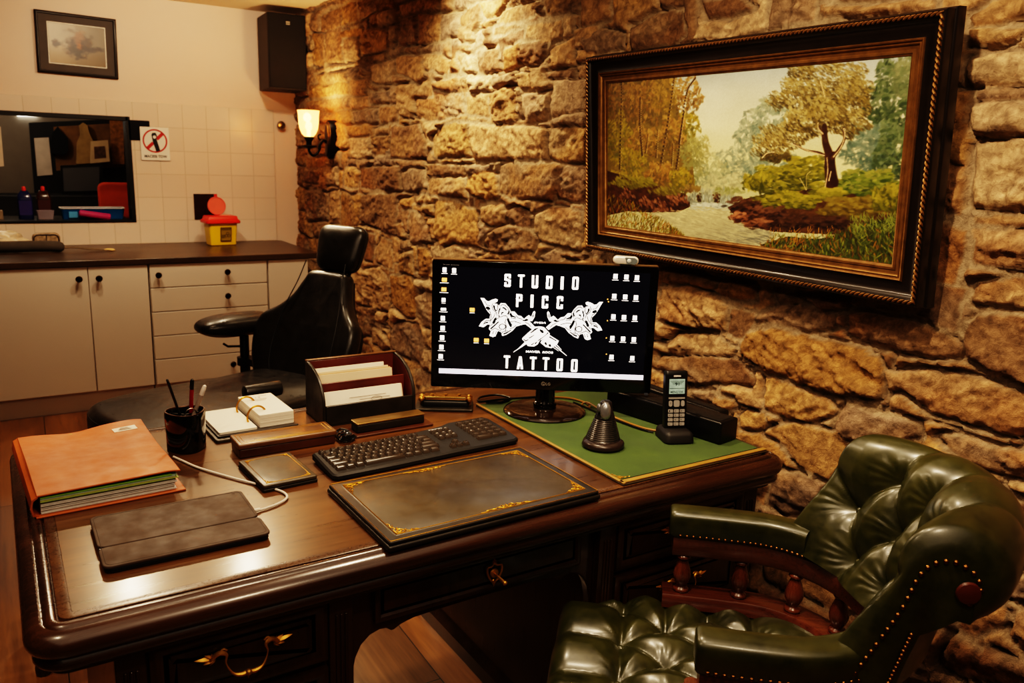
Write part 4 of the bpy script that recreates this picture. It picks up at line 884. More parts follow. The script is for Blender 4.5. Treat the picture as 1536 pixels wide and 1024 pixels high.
for y in (.122, .099, .080):
    for i in range(3): box(bm, (.3265 + .019 * i, y + .001, kz(y) + .0086), (.006, .002, .0003))
mk('key_legends', bm, plain('grey white legend', (196, 190, 184), .5), kb, smooth=0)
bm = B(); box(bm, (.345, .142, kz(.142) + .0006), (.04, .005, .0008)); mk('status_lights', bm, plain('grey legend', (150, 150, 150), .4), kb)
# ---- leather blotter
bl = thing('desk_blotter', 'olive leather desk blotter with gilt border at the front of the desk', 'blotter', (.568, 1.292, ZT), math.radians(1.0))
BW, BD = .512, .322
bm = B(); slab(bm, rrect(0, 0, BW, BD, .006), soft(.012, .005)); mk('base', bm, L_dk, bl)
bm = B(); slab(bm, rrect(.003, .003, BW - .003, BD - .003, .006), soft(.008, .0035, z0=.0122)); cv = mk('pad', bm, L_dk, bl)
bm = B(); slab(bm, rrect(.024, .022, BW - .022, BD - .02, .004), [(0, .0195), (0, .0202), (.001, .0208)]); pn = mk('leather_panel', bm, L_ol, bl)
bm = B(); zt = .0213
tube(bm, [(x, y, zt) for x, y in rrect(.028, .026, BW - .026, BD - .024, .001, 1)], .0009, 5, True); tube(bm, [(x, y, zt - .0005) for x, y in rrect(.006, .006, BW - .006, BD - .006, .004, 3)], .0007, 5, True)
for c_, a_ in (((.029, .027), 0), ((BW - .027, .027), 90), ((BW - .027, BD - .025), 180), ((.029, BD - .025), 270)): scroll(bm, Matrix.Translation((*c_, zt)) @ Matrix.Rotation(math.radians(a_), 4, 'Z'), .030, .0011)
midscroll(bm, Matrix.Translation((BW / 2 + .03, .027, zt)), .032, .0011); midscroll(bm, Matrix.Translation((BW / 2 - .03, BD - .025, zt)) @ Matrix.Rotation(pi, 4, 'Z'), .026, .0010)
mk('gilt_tooling', bm, M_gold, pn)
# ---- green felt pad
n = N('green felt'); v = n.coord(); f = n.noise(v, 6, 5, .6); g = n.noise(v, 500, 3, .7)
n.set(Base_Color=n.mix(.3, n.ramp(f, [(.3, srgb((34, 56, 16))), (.55, srgb((54, 78, 22))), (.75, srgb((78, 96, 30)))]), n.ramp(g, [(.3, srgb((26, 48, 14))), (.7, srgb((84, 112, 42)))])), Roughness=.9, Sheen_Weight=.15); n.bump(g, .4, .001)
gp = thing('felt_pad', 'green felt desk pad with tan piped border under the monitor', 'desk pad', (1.172, 1.336, ZT))
bm = B(); slab(bm, rrect(0, 0, .492, .69, .004), soft(.004, .0012)); mk('base', bm, L_ol, gp)
bm = B(); slab(bm, rrect(.012, .026, .480, .682, .002, 1), [(0, .0042), (0, .0056)]); mk('felt', bm, n.m, gp)
bm = B()
for x0, x1, y0, y1 in ((.0, .492, .004, .018), (.0, .009, .0, .69)): slab(bm, rrect(x0, y0, x1, y1, .003, 2), soft(.004, .0015, z0=.0042))
mk('border_strip', bm, plain('tan piping', (150, 116, 58), .4, var=.15, vs=40), gp)
bm = B(); 
for c_, a_ in (((.012, .028), 0),): scroll(bm, Matrix.Translation((*c_, .0062)), .02, .0009)
mk('gilt_corner', bm, M_gold, gp)
# ---- upright mouse
ZP = ZT + .0058
ms = thing('upright_mouse', 'black upright mouse with ribbed grip and silver thumb button', 'mouse', (1.288, 1.560, ZP), math.radians(-34))
ol = [(.052 * math.cos(t) * (1.0 if math.sin(t) > 0 else 1.08), .058 * math.sin(t)) for t in [2 * pi * i / 32 for i in range(32)]]
bm = B(); slab(bm, ol, [(.006, 0), (.0, .006), (.0, .013), (.004, .0185), (.012, .021)]); mk('base', bm, plain('bronze black plastic', (54, 44, 40), .3, metal=.3), ms)
bm = B(); rs = []
for k in range(41):
    t = k / 40; z = .018 + t * .088; w = .030 * (1 - t) ** 1.35 + .0165 + .003 * math.sin(t * pi); d = .030 * (1 - t) ** 1.3 + .0175; rib = .0011 * (1 if k % 2 and .05 < t < .66 else 0)
    lx = .004 * t; ly = .012 * t + .004
    rs.append([Vector((lx + (w - rib) * math.cos(a), ly + (d - rib) * math.sin(a), z)) for a in [2 * pi * i / 28 for i in range(28)]])
for k in (1, 2, 3): rs.append([p + Vector((0, 0, .003)) * 1 for p in [Vector((.004 + (q.x - .004) * (1 - (k / 3) ** 2 * .75), .016 + (q.y - .016) * (1 - (k / 3) ** 2 * .75), rs[40][0].z + .0055 * math.sin(k / 3 * pi / 2) * 2)) for q in rs[40]]])
rings(bm, rs); mk('grip', bm, plain('ribbed gunmetal', (60, 56, 54), .28, metal=.6), ms)
bm = B(); ball(bm, (0, 0, 0), 1, 18, 12, (.0145, .011, .024), Matrix.Translation((.002, -.0085, .097)) @ Matrix.Rotation(-.18, 4, 'X')); mk('button', bm, plain('silver plastic', (150, 152, 156), .22, metal=.7), ms)
bm = B(); ball(bm, (0, 0, 0), 1, 14, 10, (.007, .009, .013), Matrix.Translation((-.0145, -.002, .103))); mk('side_button', bm, plain('grey plastic', (110, 110, 112), .3, metal=.5), ms)
# ---- cordless phone
ph = thing('cordless_phone', 'black cordless phone standing upright in its charging cradle', 'phone', (1.500, 1.520, ZP), math.radians(-22))
bm = B(); slab(bm, rrect(-.042, -.050, .042, .042, .016, 5), [(.004, 0), (0, .004), (.002, .022), (.006, .028), (.014, .032)]); mk('cradle', bm, m_matte, ph)
hs = Matrix.Translation((0, .002, .022)) @ Matrix.Rotation(math.radians(-7), 4, 'X')
bm = B(); slab(bm, rrect(-.031, -.013, .031, .013, .006, 4), [(.003, 0), (.001, .01), (.0, .06), (.0, .150), (.001, .160), (.003, .163)], hs); hd = mk('handset', bm, m_black, ph)
hf = hs @ Matrix.Translation((0, -.0132, 0)) @ Matrix.Rotation(pi / 2, 4, 'X')
def quad(bm, cx, cy, w, h, z=.0004, M=hf, r=.0008): prism(bm, rrect(cx - w / 2, cy - h / 2, cx + w / 2, cy + h / 2, min(r, w * .45, h * .45), 2), 0, z, M)
bm = B(); quad(bm, 0, .122, .044, .040); scn = mk('display', bm, plain('lit phone display', (150, 176, 170), .3, emit=.22, var=.3, vs=60), hd)
bm = B(); bmtext(bm, '91', 0, .128, .012, .008, hf, .0007, .01); bmtext(bm, 'MENU OK', 0, .107, .036, .006, hf, .0007, .01)
for k in range(3): quad(bm, 0, .136 - .0035 * k, .038 - .006 * k, .0011, .0007)
quad(bm, 0, .117, .042, .0012, .0007); mk('display_print', bm, plain('display ink', (22, 34, 34), .4), scn)
m_sk = plain('silver keys', (176, 172, 170), .35, metal=.3)
bm = B(); quad(bm, 0, .150, .020, .004); mk('badge', bm, plain('white badge', (220, 210, 204), .4), hd)
bm = B(); quad(bm, 0, .0905, .046, .0045, .0012); mk('silver_bar', bm, m_sk, hd)
for cx_, w_, h_ in ((-.0172, .010, .016), (0, .0165, .018), (.0172, .010, .016)):
    bm = B(); quad(bm, cx_, .076, w_, h_, .0018, r=.004); mk('soft_key', bm, m_sk, hd)
for i in range(4):
    for j in range(3):
        bm = B(); quad(bm, (j - 1) * .0165, .056 - i * .0118, .0138, .0088, .0016, r=.0015); mk('key', bm, m_sk, hd)
bm = B(); bmtext(bm, 'c', -.0172, .077, .003, .004, hf, .0022)
for i in range(4):
    for j in range(3): bmtext(bm, ['123', '456', '789', '*0#'][i][j], (j - 1) * .0165 - .003, .056 - i * .0118, .0025, .0045, hf, .0019)
mk('key_print', bm, m_ink, hd)
# ---- long black boxes
for lab, p, L, w, h in (('long black box lying on the green pad nearest the phone', (1.612, 1.428), .40, .082, .062), ('second long black box between the phone box and the wall', (1.690, 1.520), .44, .044, .056)):
    o = thing('black_box', lab, 'box', (p[0], p[1], ZP if p[0] < 1.63 else ZT), math.radians(10 if p[0] < 1.63 else 3))
    bm = B(); slab(bm, rrect(-w / 2, 0, w / 2, L, .006), soft(h, .006)); mk('housing', bm, m_black, o)
    bm = B(); slab(bm, rrect(-w / 2 + .012, .012, w / 2 - .012, L - .012, .006), [(0, h - .0005), (0, h + .0006), (.001, h + .001)]); mk('top_panel', bm, m_matte, o)
# ---- cables behind the monitor
def cable(label, pts, r, m, name='black_cable'):
    bm = B(); tube(bm, cr(pts, 8), r, 7); return tag(mk(name, bm, m), label, 'cable')
zc = ZP + .004
cable('black cable curling round the monitor base on the green pad', [(1.205, 2.02, zc), (1.225, 2.008, zc), (1.25, 1.998, zc), (1.30, 2.03, ZT + .006), (1.28, 2.08, ZT + .006), (1.22, 2.08, ZT + .006), (1.19, 2.03, ZT + .01), (1.24, 2.004, zc + .007), (1.34, 2.004, zc), (1.43, 1.985, zc)], .0035, m_black)
m_tc = plain('tan cable', (150, 106, 44), .45)
cable('tan cable winding from the monitor to the phone cradle', [(1.40, 1.985, zc), (1.46, 1.94, zc), (1.475, 1.87, zc), (1.455, 1.835, zc), (1.45, 1.865, zc), (1.468, 1.86, zc + .007), (1.468, 1.78, zc), (1.465, 1.70, zc), (1.475, 1.62, zc), (1.50, 1.57, zc)], .003, m_tc, 'tan_cable')
cable('black cable beside the tan one behind the upright mouse', [(1.445, 1.90, zc), (1.448, 1.85, zc), (1.448, 1.75, zc), (1.456, 1.66, zc), (1.466, 1.60, zc), (1.478, 1.576, zc)], .0026, m_black)
# ---- monitor
mon = thing('computer_monitor', 'black computer monitor showing a tattoo studio wallpaper on the desk', 'monitor', (1.318, 1.872, ZP))
fwx, fwy = RC[2][0], RC[2][1]; nn = math.hypot(fwx, fwy); fwx /= nn; fwy /= nn
mon.rotation_euler.z = math.atan2(-fwx, fwy) + 0.0      # panel faces along -Y of its own frame
lat0 = 1.318 * fwy - 1.872 * fwx
bm = B(); lathe(bm, [(0, 0), (.118, 0), (.121, .004), (.118, .008), (.104, .012), (.02, .014), (0, .014)], 48, sx=1.0, sy=.92); mk('base', bm, plain('bronze tinted gloss', (36, 24, 16), .1, coat=.6, var=0), mon)
bm = B(); lathe(bm, [(0, .012), (.034, .012), (.033, .03), (.029, .034), (.028, .1), (.028, .125), (0, .125)], 28, sy=.8); mk('stand', bm, m_gloss, mon)
bm = B(); lathe(bm, [(.0295, .030), (.0345, .028), (.0345, .023), (.0335, .021)], 28, sy=.8); mk('collar', bm, plain('dark steel', (70, 66, 62), .25, metal=1), mon)
def sp_(u, v, d=-.03):   # survey of the screen plane in monitor coordinates (x right, z up)
    r = RC.T @ np.array([u - _P[0], v - _P[1], FPX]); dist = (1.318 * fwx + 1.872 * fwy + d); t = dist / (r[0] * fwx + r[1] * fwy); p = CAM + r * t
    return (p[0] * fwy - p[1] * fwx - lat0, p[2] - ZP)
cs = [sp_(*p) for p in ((650, 388), (986, 402), (978, 593), (645, 577))]
px0 = (cs[0][0] + cs[3][0]) / 2; px1 = (cs[1][0] + cs[2][0]) / 2; pz0 = (cs[2][1] + cs[3][1]) / 2; pz1 = (cs[0][1] + cs[1][1]) / 2
Mp = Matrix.Translation((0, -.03, 0)) @ Matrix.Rotation(pi / 2, 4, 'X')
bm = B(); slab(bm, rrect(px0, pz0, px1, pz1, .005, 3), [(.002, -.034), (0, -.030), (0, -.002), (.002, 0)], Mp); pan = mk('bezel', bm, m_gloss, mon)
bm = B(); slab(bm, rrect(px0 + .06, pz0 + .05, px1 - .06, pz1 - .05, .03, 3), [(0, -.034), (.02, -.055)], Mp); mk('back_housing', bm, m_matte, pan)
bm = B(); wbox(bm, px0 + .002, px1 - .002, pz1, pz1 + .0025, -.030, .0); mk('top_edge', bm, plain('satin edge', (120, 96, 70), .3, metal=.6), pan)
ss = [sp_(*p) for p in ((662, 396), (974, 413), (966, 572), (657, 555))]
sx0 = (ss[0][0] + ss[3][0]) / 2; sx1 = (ss[1][0] + ss[2][0]) / 2; sz0 = (ss[2][1] + ss[3][1]) / 2; sz1 = (ss[0][1] + ss[1][1]) / 2
bm = B(); prism(bm, rrect(sx0, sz0, sx1, sz1, .0005, 1), .0, .0006, Mp)
scr = mk('screen', bm, plain('lit dark screen', (15, 16, 24), .12, emit=.5, var=0), pan, smooth=0)
g_white = glow('screen white', (255, 250, 246), 1.5); g_blue = glow('screen taskbar', (222, 220, 238), 1.1); g_or = glow('screen orange', (255, 186, 96), 1.1); g_dk = plain('screen black', (7, 7, 9), .3, var=0)
LS = 210 / 1265.
def L(cx, cy): return sp_(710 + cx * LS, 400 + cy * LS)
def poly(bm, pts, z, M=Mp):
    f = bm.faces.new([bm.verts.new(M @ Vector((x, y, z))) for x, y in pts]); f.normal_update(); bmesh.ops.triangulate(bm, faces=[f])
def glyph(ch, cx, cy, w=58, h=118):
    bm = B()
    x, y = L(cx, cy); k = abs(L(cx + 100, cy)[0] - x) / 100; W, H = w * k, h * k; G = Mp @ Matrix.Translation((x, y, 0)); s_, t_ = 21 * k, 19 * k
    a, b = W / 2, H / 2; r = min(W, H) * .22
    def bar(x0, y0, x1, y1, rr=.0006): prism(bm, rrect(x0, y0, x1, y1, rr, 2), .0010, .0013, G)
    def ring_(o_, i_):
        n_ = len(o_); vo_ = [bm.verts.new(G @ Vector((*p, .0013))) for p in o_]; vi_ = [bm.verts.new(G @ Vector((*p, .0013))) for p in i_]
        for q in range(n_): bm.faces.new((vo_[q], vo_[(q + 1) % n_], vi_[(q + 1) % n_], vi_[q]))
    if ch == 'I': bar(-a, -b, a, b)
    elif ch == 'T': bar(-a, b - t_, a, b); bar(-s_ / 2, -b, s_ / 2, b)
    elif ch == 'O': ring_(rrect(-a, -b, a, b, r, 4), rrect(-a + s_, -b + t_, a - s_, b - t_, r * .3, 4))
    elif ch == 'D': bar(-a, -b, -a + s_, b); ring_(rrect(-a, -b, a, b, r, 4), rrect(-a + s_, -b + t_, a - s_, b - t_, r * .3, 4)); bar(-a, -b, 0, -b + t_); bar(-a, b - t_, 0, b)
    elif ch == 'U': ring_(rrect(-a, -b, a, b * 1.4, r, 4), rrect(-a + s_, -b + t_, a - s_, b * 1.4 - r, r * .3, 4)) if 0 else (bar(-a, -b + r * .7, -a + s_, b), bar(a - s_, -b + r * .7, a, b), bar(-a, -b, a, -b + t_ * 1.3, r))
    elif ch == 'P': bar(-a, -b, -a + s_, b); ring_(rrect(-a, -b * .12, a, b, r, 4), rrect(-a + s_, -b * .12 + t_, a - s_, b - t_, r * .3, 4)); bar(-a, b - t_, 0, b)
    elif ch == 'C': bar(-a, -b + r * .6, -a + s_, b - r * .6); bar(-a, -b, a, -b + t_ * 1.2, r * .9); bar(-a, b - t_ * 1.2, a, b, r * .9); bar(a - s_, b * .22, a, b - r * .6); bar(a - s_, -b + r * .6, a, -b * .26)
    elif ch == 'S': bar(-a, b - t_ * 1.1, a, b, r * .8); bar(-a, -b, a, -b + t_ * 1.1, r * .8); bar(-a, b * .02, -a + s_, b - r * .5); bar(a - s_, -b + r * .5, a, b * .08); bar(a - s_, b * .34, a, b - r * .5); bar(-a, -b + r * .5, -a + s_, -b * .30); prism(bm, [(-a, b * .30), (-a, b * .02), (a - s_, -b * .20), (a, -b * .16), (a, b * .10), (-a + s_, b * .32)], .0010, .0013, G)
    elif ch == 'A':
        for m_ in (-1, 1): prism(bm, [(m_ * a, -b), (m_ * s_ * .55, b), (0, b), (-m_ * s_ * .1, b), (m_ * (a - s_ * 1.05), -b)][::m_], .0010, .0013, G)
        bar(-a * .55, -b * .55, a * .55, -b * .55 + t_ * .9)
    mk('wallpaper_letter', bm, g_white, scr, smooth=0)
for ch, x, y, w in zip('STUDIO', (310, 432, 557, 687, 802, 922), (122, 128, 135, 140, 146, 148), (58, 60, 58, 58, 27, 58)): glyph(ch, x, y, w)
for ch, x, y, w in zip('PICC', (415, 530, 648, 782), (305, 310, 318, 323), (56, 27, 57, 57)): glyph(ch, x, y, w)
for ch, x, y, w in zip('TATTOO', (303, 423, 540, 655, 780, 912), (858, 866, 870, 875, 884, 892), (58, 58, 60, 60, 56, 58)): glyph(ch, x, y, w)
bm = B(); x, y = L(600, 504); bmtext(bm, 'EVDA', x, y, abs(L(655, 500)[0] - L(545, 500)[0]), .0052, Mp, .0013, .03, .3)
mk('wallpaper_caption', bm, g_white, scr, smooth=0); bm = B(); x, y = L(540, 766); bmtext(bm, 'MAVER', x, y, abs(L(605, 500)[0] - L(475, 500)[0]), .0062, Mp, .0013, .03); x, y = L(672, 772); bmtext(bm, 'ROOB', x, y, abs(L(722, 500)[0] - L(624, 500)[0]), .0062, Mp, .0013, .03, .15)
mk('wallpaper_caption', bm, g_white, scr, smooth=0)
# crossed tattoo machines
mach = [(65, 280), (98, 283), (118, 305), (140, 312), (170, 296), (205, 288), (222, 298), (214, 316), (182, 328), (215, 334), (232, 352), (250, 326), (290, 330), (322, 368), (340, 402), (372, 404), (402, 438), (432, 445), (458, 470), (486, 446), (500, 436), (524, 452), (540, 408), (552, 398), (560, 412), (552, 455), (532, 488), (505, 490), (560, 545), (534, 566), (470, 517), (430, 525), (388, 538), (352, 578), (300, 612), (262, 624), (250, 588), (222, 578), (200, 626), (176, 634), (145, 622), (160, 582), (140, 560), (152, 522), (128, 520), (92, 545), (50, 536), (72, 500), (110, 470), (146, 470), (155, 430), (122, 392), (96, 342), (82, 312)]
cut = [[(112, 362), (128, 356), (150, 366), (156, 384), (138, 388), (116, 380)], [(182, 342), (196, 352), (198, 378), (212, 396), (206, 404), (186, 384), (178, 360)], [(232, 378), (246, 362), (246, 384), (236, 404), (232, 430), (240, 448), (228, 444), (222, 414)],
       [(262, 362), (284, 366), (306, 390), (296, 396), (276, 378), (264, 374)], [(330, 420), (346, 418), (352, 436), (388, 452), (384, 460), (342, 452)], [(150, 556), (160, 566), (232, 500), (226, 490)], [(168, 504), (190, 464), (214, 448), (206, 480), (196, 508), (186, 516)],
       [(252, 410), (272, 404), (276, 414), (258, 424), (262, 436), (250, 432)], [(318, 392), (330, 402), (318, 426), (300, 432), (312, 412)], [(300, 470), (322, 462), (334, 500), (352, 520), (344, 548), (330, 540), (314, 508)], [(270, 600), (300, 588), (340, 566), (346, 572), (302, 602), (272, 612)],
       [(92, 508), (120, 494), (138, 496), (130, 508), (110, 510), (88, 524)], [(440, 476), (462, 478), (480, 466), (500, 478), (492, 486), (466, 492), (446, 486)], [(532, 450), (542, 418), (548, 416), (544, 446), (536, 464)], [(170, 604), (182, 576), (188, 580), (176, 612)], [(196, 606), (206, 580), (212, 582), (200, 614)]]
ring1 = [(262 + 33 * math.cos(t), 540 + 28 * math.sin(t)) for t in [2 * pi * i / 24 for i in range(24)]]
grip = [(560, 541), (600, 536), (640, 546), (690, 600), (684, 640), (602, 662), (580, 700), (548, 718), (492, 714), (472, 684), (440, 652), (446, 640), (500, 590)]
grip2 = [(684, 612), (772, 668), (754, 702), (704, 734), (652, 722), (606, 684), (618, 664), (668, 640)]
CXm = L(607, 560)[0]
for mir in (0, 1):
    bmW, bmK = B(), B()
    f = (lambda p: L(*p)) if not mir else (lambda p: (2 * CXm - L(*p)[0], L(*p)[1] + .0006))
    poly(bmW, [f(p) for p in mach], .0011 + .0001 * mir)
    for c_ in cut + [ring1]: poly(bmK, [f(p) for p in c_], .0015)
    poly(bmW, [f((262 + (p[0] - 262) * .72, 540 + (p[1] - 540) * .72)) for p in ring1], .0017)
    def stroke(pts, w=6.2):
        q_ = [Vector((*f(p), 0)) for p in pts]; k_ = abs(L(100, 0)[0] - L(0, 0)[0]) / 100 * w
        for a_, b_ in zip(q_, q_[1:]):
            d_ = (b_ - a_).normalized() * k_ * .4; n_ = Vector((-d_.y, d_.x, 0)).normalized() * k_
            poly(bmK, [((a_ - d_) + n_ * .6).to_2d(), ((a_ - d_) - n_ * .6).to_2d(), ((b_ + d_) - n_ * .6).to_2d(), ((b_ + d_) + n_ * .6).to_2d()], .00135)
    for st_k in ([(104, 312), (122, 344), (150, 352)], [(176, 330), (168, 352), (176, 384), (206, 410), (214, 440)], [(218, 340), (222, 372), (212, 396)], [(246, 352), (262, 340), (284, 344), (312, 372), (326, 404), (318, 436)], [(228, 448), (250, 452), (278, 440), (300, 444), (312, 466)], [(152, 536), (178, 512), (212, 470), (236, 456)], [(160, 574), (196, 552), (222, 566), (252, 580)], [(296, 470), (286, 500), (300, 540), (290, 574)], [(318, 512), (338, 496), (372, 492), (428, 510)], [(340, 404), (330, 430), (346, 462), (384, 468)], [(386, 440), (404, 462), (440, 472)], [(330, 560), (362, 548), (384, 530)], [(98, 500), (118, 484), (146, 484)], [(470, 500), (500, 516), (520, 540)], [(128, 388), (150, 402), (162, 440), (150, 500)], [(196, 420), (186, 450), (160, 482)], [(256, 600), (270, 584), (310, 576)]): stroke(st_k)
    if not mir: em = mk('wallpaper_emblem', bmW, g_white, scr, smooth=0); mk('emblem_linework', bmK, g_dk, em, smooth=0)
for g_, m in ((grip, .0016), (grip2, .00155)): poly(bmW, [L(*p) for p in g_], m)
for c_ in ([(596, 560), (628, 572), (640, 592), (624, 600), (604, 586)], [(652, 614), (672, 590), (680, 598), (600, 662), (580, 672), (586, 660)], [(500, 640), (548, 612), (552, 618), (506, 648)], [(520, 700), (548, 684), (552, 690), (528, 708)], [(552, 690), (574, 672), (578, 680), (560, 700)], [(640, 686), (656, 676), (668, 700), (654, 708)], [(676, 702), (696, 694), (706, 718), (688, 724)], [(556, 556), (586, 548), (588, 554), (520, 600), (516, 592)], [(690, 626), (752, 664), (748, 672), (684, 636)], [(452, 648), (474, 662), (500, 650), (498, 660), (474, 674), (452, 658)]): poly(bmK, [L(*p) for p in c_], .0019)
for a_, b_, w in (((480, 690), (362, 770), 5), ((470, 680), (410, 735), 4), ((500, 655), (430, 728), 3), ((720, 700), (842, 802), 5), ((740, 690), (795, 748), 4), ((708, 716), (770, 760), 3)):
    dx, dy = b_[0] - a_[0], b_[1] - a_[1]; q = math.hypot(dx, dy); ox, oy = -dy / q * w, dx / q * w
    poly(bmW, [L(a_[0] + ox, a_[1] + oy), L(a_[0] - ox, a_[1] - oy), L(b_[0] - ox * .4, b_[1] - oy * .4), L(b_[0] + ox * .4, b_[1] + oy * .4)], .00125)
em = mk('wallpaper_emblem', bmW, g_white, scr, smooth=0); mk('emblem_linework', bmK, g_dk, em, smooth=0)
# desktop icons
ic, io = g_white, g_or
def icon(cx, cy, w, h, b, lw=46):
    x, y = sp_(620 + cx / 3.7925, 370 + cy / 3.7925); k = abs(sp_(800, 500)[0] - sp_(799, 500)[0]) / 3.7925
    bb = B(); prism(bb, rrect(x - w * k / 2, y - h * k / 2, x + w * k / 2, y + h * k / 2, .0008, 2), .0008, .0012, Mp); io_ = mk('desktop_icon', bb, b, scr, smooth=0); bb = B(); prism(bb, rrect(x - lw * k / 2, y - (h / 2 + 7) * k - .0007, x + lw * k / 2, y - (h / 2 + 7) * k + .0006, .0003, 1), .0008, .0012, Mp); mk('icon_name', bb, ic, io_, smooth=0)
for p in ((178, 131), (232, 135)): icon(*p, 22, 27, ic, 34)
for p in ((177, 187), (174, 242)): icon(*p, 28, 22, io, 50)
icon(172, 302, 22, 22, ic, 22); icon(171, 355, 30, 16, ic, 48)
for p in ((168, 406), (167, 462), (164, 516), (160, 570), (156, 623)): icon(*p, 24, 27, ic, 40)
for p in ((1150, 168), (1212, 172), (1272, 176), (1143, 281), (1205, 285), (1266, 289), (1138, 397), (1198, 401), (1260, 404), (1132, 520), (1193, 523), (1254, 527), (1127, 627), (1245, 634)): icon(*p, 24, 27, ic, 36)
for p in ((335, 358), (358, 529), (417, 533)): icon(*p, 28, 22, io, 28)
for cx, cy in ((1105, 298), (1110, 312), (1104, 420), (1098, 518), (1098, 610)): 
    x, y = sp_(620 + cx / 3.7925, 370 + cy / 3.7925); bm = B(); prism(bm, rrect(x - .0016, y - .0016, x + .0016, y + .0016, .001, 2), .0008, .0011, Mp); mk('desktop_icon', bm, g_or, scr, smooth=0)
x0, y0 = sp_(620 + 215 / 3.7925, 370 + 102 / 3.7925); bm = B(); bmtext(bm, 'Studio desktop', x0, y0, .045, .0036, Mp, .001, 0); mk('window_title', bm, plain('dim screen text', (130, 130, 134), .4, emit=.25, var=0), scr, smooth=0)
ta, tb_ = sp_(657, 548.5), sp_(966, 566); tc_, td = sp_(966, 573.5), sp_(657, 555.5)
bm = B(); wbar = ((ta[1] + tb_[1]) / 2, (tc_[1] + td[1]) / 2); prism(bm, rrect(sx0, wbar[1], sx1, wbar[0], .0003, 1), .0008, .0014, Mp); mk('task_bar', bm, g_blue, scr, smooth=0)
bm = B(); x, y = sp_(820, 575.5); bmtext(bm, 'LG', x + .004, y, .013, .008, Mp, .0006, .01)
rings(bm, [[Mp @ Vector((x - .010 + r_ * math.cos(t), y + r_ * math.sin(t), h_)) for t in [2 * pi * i / 24 for i in range(24)]] for r_, h_ in ((.0058, .0003), (.0058, .0009), (.0046, .0009), (.0046, .0003))], True, False, False)
prism(bm, rrect(x - .0115, y - .002, x - .0102, y + .0026, .0003, 1), .0003, .0009, Mp); prism(bm, rrect(x - .0115, y - .0028, x - .0072, y - .0016, .0003, 1), .0003, .0009, Mp)
mk('maker_logo', bm, plain('silver logo', (180, 174, 170), .35, metal=.4), pan)
bm = B(); x, y = sp_(969, 591); prism(bm, rrect(x - .006, y - .003, x + .006, y + .004, .003, 4), .0004, .0016, Mp); mk('power_button', bm, plain('smoky button', (70, 74, 84), .3), pan)
# webcam on the monitor
x, y = sp_(939, 390.5); wc = thing('webcam', 'small silver pill-shaped webcam perched on top of the monitor', 'webcam', tuple(mon.location), 0); wc.rotation_euler.z = mon.rotation_euler.z
bm = B(); Mw = Mp @ Matrix.Translation((x, y, 0)) @ Matrix.Rotation(math.radians(-2), 4, 'Z'); slab(bm, rrect(-.0355, -.0118, .0355, .0118, .0115, 6), soft(.022, .006, z0=-.016), Mw); mk('body', bm, plain('silver white plastic', (226, 216, 206), .25, metal=.3), wc)
bm = B(); prism(bm, [(-.004, .009), (.024, .009), (.031, .003), (.031, -.003), (.024, -.009), (.002, -.009)], .006, .0068, Mw); ln = mk('lens_window', bm, plain('grey lens', (104, 112, 114), .12), wc)
bm = B(); ball(bm, (.008, 0, .0065), .006, 14, 8, (1, 1, .4), Mw); mk('lens', bm, plain('pale lens', (190, 196, 196), .15), ln)
bm = B(); box(bm, (0, -.013, -.006), (.03, .006, .02), 0, Mw); mk('clip', bm, m_black, wc)
# ================================================================== green leather captain's chair
def tuft(X, Y, buttons, seams, H, w, bd=.022, br=.024):
    """pillowed leather: distance to the nearest pleat, deep dimples at the buttons"""
    d = np.full(X.shape, 1e9); along = np.zeros(X.shape)
    for (ax, ay), (bx, by) in seams:
        ex, ey = bx - ax, by - ay; t = np.clip(((X - ax) * ex + (Y - ay) * ey) / (ex * ex + ey * ey), 0, 1)
        q = np.hypot(X - ax - ex * t, Y - ay - ey * t); d = np.minimum(d, q)
    h = H * (1 - np.exp(-d / w)) + H * .35 * (1 - np.exp(-(d / (w * 2.6)) ** 2))
    db = np.full(X.shape, 1e9); ang = np.zeros(X.shape)
    for bx, by in buttons:
        q = np.hypot(X - bx, Y - by); m = q < db; db = np.where(m, q, db); ang = np.where(m, np.arctan2(Y - by, X - bx), ang)
    dip = np.exp(-(db / br) ** 1.3)
    wr = np.sin(ang * 13 + fbm(X * 30, Y * 30, 2, 3) * 3) * np.exp(-((db - br * 1.3) / (br * .8)) ** 2) * .0012
    return h - bd * dip + wr
n = N('green leather'); v = n.coord(); f = n.noise(v, 7, 6, .6); g = n.noise(v, 28, 5, .65)
n.set(Base_Color=n.mix(.35, n.ramp(f, [(.3, srgb((33, 36, 14))), (.7, srgb((54, 56, 22)))]), n.ramp(g, [(.3, srgb((27, 32, 14))), (.7, srgb((68, 66, 26)))])), Coat_Weight=.35, Coat_Roughness=.22, Specular_IOR_Level=.6)
n.set(Roughness=n.ramp(g, [(.3, (.30,) * 3), (.7, (.42,) * 3)]))
vo = n.n('ShaderNodeTexVoronoi', feature='DISTANCE_TO_EDGE'); vo.inputs['Scale'].default_value = 420; n.l(v, vo.inputs['Vector']); b_ = n.bump(vo.outputs['Distance'], .16, .0006); n.bump(g, .06, .004, b_)
L_green = n.m
W_mah = wood('mahogany', (74, 38, 25), (104, 58, 37), .28, .45, 0, 7, .12, c3=(42, 20, 13), cr=.16)
W_mahv = wood('mahogany turned', (74, 38, 25), (108, 60, 38), .26, .45, 2, 7, .12, c3=(42, 20, 13), cr=.14)
M_nail = plain('antique brass nails', (128, 88, 54), .34, metal=1, var=.1)
ec = thing('captains_chair', 'green buttoned leather captains chair with mahogany spindle arms at the desk', 'chair', (1.088, 1.047, .079), math.atan2(.67, -.74)); ec.scale = (.96, .96, .96)
